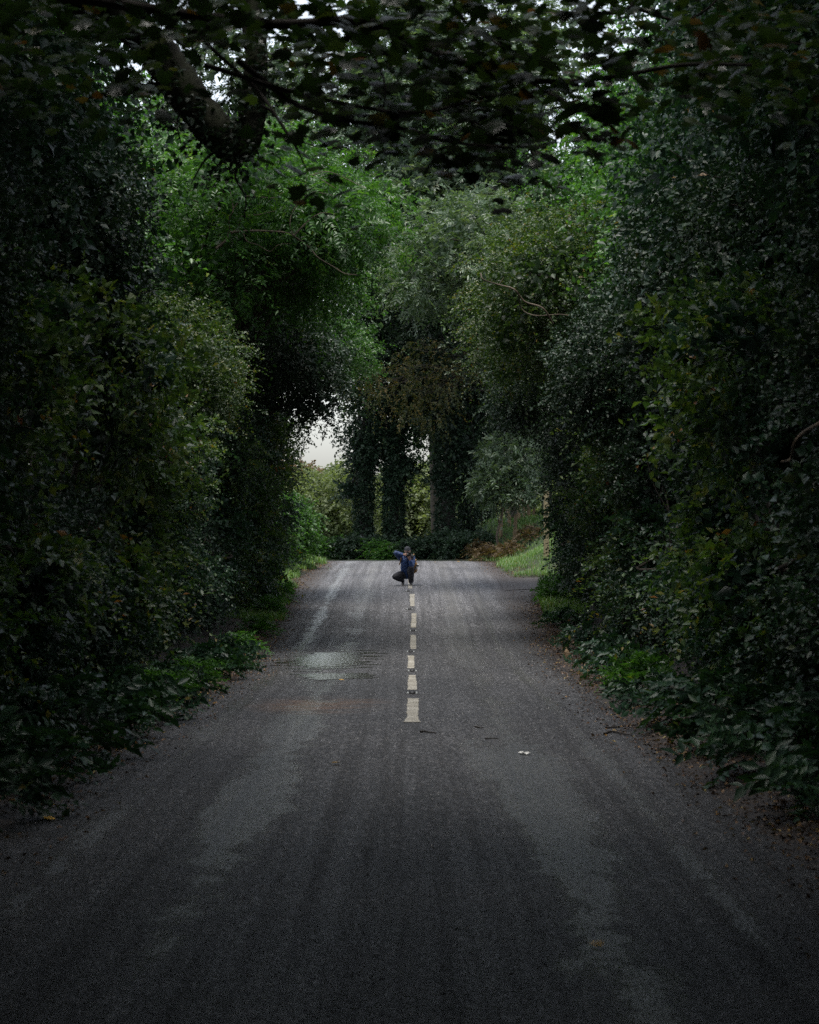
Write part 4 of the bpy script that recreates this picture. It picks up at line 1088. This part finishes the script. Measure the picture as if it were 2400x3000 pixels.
# ------------------------------------------------------------------ twigs and scraps lying on the road
def on_road(u_, v_):
    d = 20.0
    for _ in range(30):
        d = (CAMZ - float(road_z(np.array((u_ - 1208) / F * d), np.array(d)))) * F / (v_ - 1530)
    return (u_ - 1208) / F * d, d
def twig(pts, rad, lab):
    P = np.array([[*on_road(a, b), 0] for a, b in pts]); P[:, 2] = road_z(P[:, 0], P[:, 1]) + rad * 1.1
    c = P.mean(0).copy(); p = smooth_path(P - c, 4)
    o = link('twig', tubes_mesh('twig', [(p, np.linspace(rad, rad * .5, len(p)))], 6), None, M['bark_dark']); o.location = c
    tag(o, lab, 'twig', 'twigs lying on the road')
twig([(1232, 2147), (1245, 2146), (1260, 2149), (1278, 2151)], .012, 'dark twig lying below the nearest painted dash')
twig([(1392, 2131), (1404, 2134), (1418, 2135)], .010, 'short dark twig on the right lane near the nearest dash')
twig([(1770, 2154), (1785, 2148), (1805, 2148), (1825, 2154), (1850, 2158)], .014, 'curled dark twig at the right edge of the road')
twig([(1775, 2135), (1810, 2132), (1850, 2127), (1900, 2126)], .010, 'straight thin twig behind the curled one at the right road edge')
twig([(1422, 2166), (1440, 2165), (1462, 2166)], .007, 'thin dark twig on the right lane wheel track')
M['scrap'] = simple_mat('paper_scrap', (.6, .6, .58), .6, noise=.1)
x, y = on_road(1537, 2211)
def scrap(bm):
    bmesh.ops.create_grid(bm, x_segments=5, y_segments=5, size=.045)
    for v in bm.verts: v.co.z = .012 + .012 * math.sin(v.co.x * 70) * math.cos(v.co.y * 60); v.co.x *= 1 + .3 * math.sin(v.co.y * 40)
o = link('paper_scrap', bm_mesh('paper_scrap', scrap, M['scrap'])); o.location = (x, y, float(road_z(np.array(x), np.array(y))) + .006)
tag(o, 'small crumpled white scrap lying on the right lane', 'litter')
yl = leaf_mat('yellow_leaf', [(0, (.45, .26, .03)), (1, (.45, .26, .03))], .5, .1)
for a, b, lab in [(1278, 1675, 'yellow fallen leaf on the road just right of the person'), (1344, 1675, 'yellow fallen leaf on the road farther right of the person'), (1005, 1996, 'orange fallen leaf on the left lane beside the puddle'), (990, 2240, 'pale fallen leaf on the left lane'), (145, 2408, 'yellow fallen leaf at the lower left road edge'), (1733, 2780, 'orange fallen leaf on the road at the lower right')]:
    x, y = on_road(a, b)
    me = np_mesh('fallen_leaf', SV * .09, np.array(SF).ravel(), np.arange(0, len(SF) * 3, 3), rnd=np.full(len(SF), .5)); me.materials.append(yl)
    o = link('fallen_leaf', me); o.location = (x, y, float(road_z(np.array(x), np.array(y))) + .022); o.rotation_euler = (.15, .1, random.uniform(0, 6))
    tag(o, lab, 'leaf', 'single leaves on the road')

# ------------------------------------------------------------------ the crouching photographer
def capsule(a, b, ra, rb, n=14, k=5):
    a, b = np.array(a, float), np.array(b, float)
    T = b - a; Ln = np.linalg.norm(T); T = T / max(Ln, 1e-6)
    pts, rad = [], []
    for t in np.linspace(-np.pi / 2, 0, k): pts.append(a + T * ra * math.sin(t)); rad.append(max(ra * math.cos(t), .0005))
    for t in np.linspace(0, np.pi / 2, k): pts.append(b + T * rb * math.sin(t)); rad.append(max(rb * math.cos(t), .0005))
    ref = np.array([.3, .2, .93]) if abs(T[2]) < .9 else np.array([1, .1, 0])
    A = np.cross(T, ref); A /= np.linalg.norm(A); B = np.cross(T, A)
    ang = np.arange(n) * 2 * np.pi / n
    V = np.array(pts)[:, None, :] + np.array(rad)[:, None, None] * (np.cos(ang)[None, :, None] * A + np.sin(ang)[None, :, None] * B)
    m = len(pts)
    f = [[i * n + j, i * n + (j + 1) % n, (i + 1) * n + (j + 1) % n, (i + 1) * n + j] for i in range(m - 1) for j in range(n)]
    f.append(list(range(n))[::-1]); f.append([(m - 1) * n + j for j in range(n)])
    return V.reshape(-1, 3), f
def chain(pts):
    """[(x,y,z,r), ...] -> capsules"""
    return [capsule(p[:3], q[:3], p[3], q[3]) for p, q in zip(pts[:-1], pts[1:])]
def ellipsoid(c, a):
    V, f = capsule((0, 0, -.0001), (0, 0, .0001), 1, 1, 18, 9)
    return V * np.array(a) + np.array(c), f
def fused(name, pieces, voxel, smooth, mat, parent, fold=0.0):
    V, Fc, b = [], [], 0
    for v, f in pieces:
        V.append(v); Fc += [[i + b for i in q] for q in f]; b += len(v)
    me = bpy.data.meshes.new(name); me.from_pydata(np.concatenate(V).tolist(), [], Fc); me.update()
    tmp = bpy.data.objects.new('tmp', me); col.objects.link(tmp)
    m = tmp.modifiers.new('r', 'REMESH'); m.mode = 'VOXEL'; m.voxel_size = voxel; m.use_smooth_shade = True
    m2 = tmp.modifiers.new('s', 'SMOOTH'); m2.iterations = smooth; m2.factor = .5
    dg = bpy.context.evaluated_depsgraph_get()
    out = bpy.data.meshes.new_from_object(tmp.evaluated_get(dg)); out.name = name
    bpy.data.objects.remove(tmp)
    n = len(out.vertices); co = np.empty(n * 3, np.float32); out.vertices.foreach_get('co', co); co = co.reshape(-1, 3)
    if fold:
        no = np.empty(n * 3, np.float32); out.vertices.foreach_get('normal', no); no = no.reshape(-1, 3)
        w = np.sin(co[:, 0] * 60 + co[:, 2] * 45 + 3 * np.sin(co[:, 1] * 25)) * .6 + np.sin(co[:, 2] * 85 - co[:, 0] * 30 + co[:, 1] * 40) * .4
        co = co + no * (w * fold)[:, None]; out.vertices.foreach_set('co', co.astype(np.float32).ravel())
    out.materials.clear(); out.materials.append(mat)
    for p in out.polygons: p.use_smooth = True
    return link(name, out, parent)
M['skin'] = simple_mat('skin', (.42, .24, .17), .5, noise=.1, scale=20)
M['jacket'] = simple_mat('blue_jacket', (.018, .05, .16), .6, noise=.3, scale=10)
M['trouser'] = simple_mat('dark_trousers', (.018, .018, .024), .8, noise=.3, scale=16)
M['cap'] = simple_mat('charcoal_cap', (.035, .037, .045), .8, noise=.2, scale=30)
M['shoe'] = simple_mat('black_shoe', (.014, .014, .016), .5, noise=.2, scale=30)
M['sole'] = simple_mat('pale_sole', (.3, .29, .27), .7, noise=.1)
M['camera'] = simple_mat('black_camera', (.01, .01, .011), .4, noise=.2, scale=40)
M['glass'] = simple_mat('lens_glass', (.02, .022, .03), .06, noise=.1)
M['tan'] = simple_mat('tan_canvas', (.34, .19, .07), .8, noise=.25, scale=18)
M['grey'] = simple_mat('grey_pad', (.10, .10, .095), .9, noise=.3, scale=40)
M['silver'] = simple_mat('silver_metal', (.6, .6, .6), .25, .9, noise=.1)
M['white'] = simple_mat('white_plastic', (.75, .75, .73), .4, noise=.05)
PX_, PYY = -.12, 61.2
P0 = (PX_, PYY, float(road_z(np.array(PX_), np.array(PYY))))
person = empty('person', P0)
tag(person, 'person in blue jacket and dark cap crouching on the centre line with a camera', 'person')
J = dict(pel=(-.03, .27, .33), chest=(-.045, .14, .66), neck=(-.025, .07, .83), head=(-.015, .015, .965),
         rsh=(-.205, .10, .775), rel=(-.33, -.09, .915), rwr=(-.115, -.17, .865),
         lsh=(.125, .12, .775), lel=(.095, -.12, .555), lwr=(.05, -.21, .755),
         lhip=(.05, .25, .31), lkn=(.09, -.11, .49), lan=(.085, .03, .085), rhip=(-.11, .25, .30), rkn=(-.36, -.06, .255), ran=(-.135, .22, .135))
def q_(n, r_): return (*J[n], r_)
def hand(wr, palm, fdir, side, thumb):
    """palm plus five separate curled fingers"""
    wr, palm, fdir, side, thumb = map(np.array, (wr, palm, fdir, side, thumb))
    out = [capsule(wr, palm, .026, .032)]
    for i, ln in enumerate((.068, .076, .070, .055)):
        b = palm + side * (.027 - .018 * i) + fdir * .012
        m1 = b + fdir * ln * .5; e = m1 + unit(fdir * .3 - np.array([0, -.6, .3])) * ln * .5
        out += chain([(*b, .0095), (*m1, .0085), (*e, .0075)])
    b = palm + thumb * .028 - fdir * .01; m1 = b + unit(thumb + fdir) * .03; e = m1 + fdir * .028
    out += chain([(*b, .011), (*m1, .010), (*e, .008)])
    return out
head = [ellipsoid((-.015, .02, .985), (.078, .095, .108)), ellipsoid((-.015, -.025, .925), (.058, .06, .07)), capsule((-.015, -.08, .955), (-.015, -.098, .935), .011, .015),
        ellipsoid((.066, .03, .965), (.012, .02, .032)), ellipsoid((-.096, .03, .965), (.012, .02, .032)), capsule((-.04, -.072, .893), (.01, -.072, .893), .009, .009), ellipsoid((-.015, -.06, .985), (.05, .03, .012))]
body = head + chain([(*J['pel'], .13), (-.04, .22, .5, .13), q_('chest', .14), q_('neck', .062), (-.018, .04, .92, .058)])
body += chain([q_('rsh', .058), q_('rel', .045), q_('rwr', .028)]) + chain([q_('lsh', .058), q_('lel', .045), q_('lwr', .028)]) + [capsule(J['rsh'], J['chest'], .06, .1), capsule(J['lsh'], J['chest'], .06, .1)]
body += chain([q_('lhip', .092), q_('lkn', .06), q_('lan', .04)]) + chain([q_('rhip', .092), q_('rkn', .06), q_('ran', .04)])
body += chain([(*J['lan'], .035), (.092, -.09, .045, .022)]) + chain([(*J['ran'], .035), (-.139, .11, .055, .022)])
body += hand(J['rwr'], (-.075, -.185, .875), (.9, -.1, .1), (0, -.1, 1), (.2, -.6, -.6)) + hand(J['lwr'], (.03, -.235, .79), (-.5, -.2, .8), (.8, -.2, .5), (.7, -.5, .2))
fused('body', body, .0105, 2, M['skin'], person)
jk = chain([(-.035, .265, .34, .165), (-.045, .20, .52, .165), (-.045, .14, .68, .16), (-.03, .09, .80, .085)]) + [capsule(J['rsh'], J['chest'], .085, .12), capsule(J['lsh'], J['chest'], .085, .12)]
jk += chain([q_('rsh', .082), q_('rel', .066), (-.155, -.158, .872, .045)]) + chain([q_('lsh', .08), (.13, -.01, .66, .078), q_('lel', .068), (.066, -.18, .69, .05)])
jo = fused('jacket', jk, .011, 3, M['jacket'], person, .006)
tr = chain([(*J['pel'], .15), q_('lhip', .12), (*J['lkn'], .088), (.088, -.06, .30, .085), (.086, .0, .115, .072)]) + chain([(*J['pel'], .15), q_('rhip', .125), (-.25, .08, .28, .115), (*J['rkn'], .085), (-.25, .07, .2, .09), (-.16, .185, .15, .06)])
fused('trousers', tr, .011, 3, M['trouser'], person, .005)
for nm, sh in (('l', [(.085, .06, .065, .045), (.09, -.05, .055, .045), (.097, -.16, .04, .036)]), ('r', [(-.135, .24, .13, .042), (-.138, .15, .075, .045), (-.142, .05, .042, .038)])):
    s_ = fused('shoe', chain(sh), .008, 2, M['shoe'], person)
    sl = fused('sole', chain([(a, b, max(c - r0 * .72, .013), .0) if False else (a, b, max(c - .034, .012), .012) for a, b, c, r0 in sh]) + [ellipsoid((sh[2][0], sh[2][1], .013), (.042, .055, .012))], .006, 1, M['sole'], s_)
V, f = ellipsoid((-.015, .02, 1.0), (.092, .108, .104))
V[:, 2] = np.maximum(V[:, 2], .985)
capm = fused('cap', [(V, f)], .008, 2, M['cap'], person)
brim = fused('brim', [ellipsoid((-.015, -.10, .99), (.078, .07, .010))], .006, 1, M['cap'], capm)
fused('hair', [(np.column_stack([ellipsoid((-.015, .045, .955), (.082, .082, .06))[0]]), ellipsoid((0, 0, 0), (1, 1, 1))[1])], .008, 1, simple_mat('dark_hair', (.02, .015, .012), .7), person)

# camera held upright to the eye
kam = empty('camera', (P0[0] + .0, P0[1] - .19, P0[2] + .865)); tag(kam, 'black camera held upright to the crouching person\'s face', 'camera')
def kbody(bm):
    frustum(bm, (0, .02, -.075), .095, .06, .15, 1.0, .012)
    frustum(bm, (-.055, .02, -.03), .03, .045, .06, .9, .008)
link('camera_body', bm_mesh('camera_body', kbody, M['camera']), kam)
def tube_y(name, prof_, mat, parent):
    P = np.array([[0, yv, 0] for yv, rv in prof_]); rr = np.array([rv for yv, rv in prof_])
    return link(name, tubes_mesh(name, [(P, rr)], 20), parent, mat)
ln_ = tube_y('lens', [(-.005, .034), (-.05, .036), (-.052, .040), (-.10, .041), (-.102, .038), (-.13, .042), (-.131, .036), (-.11, .034)], M['camera'], kam)
gl = tube_y('lens_glass', [(-.112, .0345), (-.116, .02), (-.117, .0005)], M['glass'], ln_)
strap = link('strap', tubes_mesh('strap', [(smooth_path([(-.04, .03, .06), (-.09, .06, -.02), (-.10, .05, -.10), (-.02, .03, -.16), (.05, .04, -.10), (.04, .03, -.06)], 5), np.full(26, .008))], 5), kam, M['camera'])

# tan backpack, pad on its strap, silver bottle at its side
bp0 = (P0[0] + .13, P0[1] + .30, P0[2] + .43)
bag = empty('backpack', bp0); tag(bag, 'tan canvas backpack worn on the crouching person\'s back', 'backpack')
fused('bag_body', [ellipsoid((0, 0, .10), (.13, .12, .22)), ellipsoid((-.06, 0, .12), (.15, .11, .2)), capsule((.08, -.02, -.02), (.09, -.04, .16), .055, .055)], .012, 2, M['tan'], bag, .004)
fused('bag_flap', [ellipsoid((-.03, .0, .27), (.15, .125, .07))], .010, 1, M['tan'], bag)
def rp(l): return [tuple(np.array(q) - (np.array(bp0) - np.array(P0))) for q in l]
for pts in ([(.15, .26, .74), (.17, .12, .87), (.14, .01, .84), (.11, -.02, .74), (.13, .08, .6)], [(-.22, .24, .72), (-.24, .1, .865), (-.2, .0, .78), (-.215, .05, .66), (-.25, .1, .58)]):
    p = smooth_path(rp(pts), 6); link('shoulder_strap', tubes_mesh('shoulder_strap', [(p, np.full(len(p), .017))], 6), bag, M['tan'])
fused('strap_pad', [ellipsoid(rp([(.115, -.045, .83)])[0], (.052, .045, .048))], .006, 1, M['grey'], bag)
bo = empty('metal_bottle', (P0[0] + .235, P0[1] + .2, P0[2] + .5)); tag(bo, 'small silver and white bottle strapped to the side of the tan backpack', 'bottle')
bo.rotation_euler = (0, R(32), 0)
def tube_z(name, prof_, mat):
    P = np.array([[0, 0, zv] for zv, rv in prof_]); rr = np.array([rv for zv, rv in prof_])
    return link(name, tubes_mesh(name, [(P, rr)], 16), bo, mat)
tube_z('bottle_body', [(-.07, .001), (-.069, .03), (.055, .03), (.062, .026)], M['silver'])
tube_z('bottle_band', [(.052, .0325), (.085, .0335)], M['camera'])
tube_z('bottle_cap', [(.085, .034), (.11, .034), (.114, .03), (.115, .001)], M['white'])
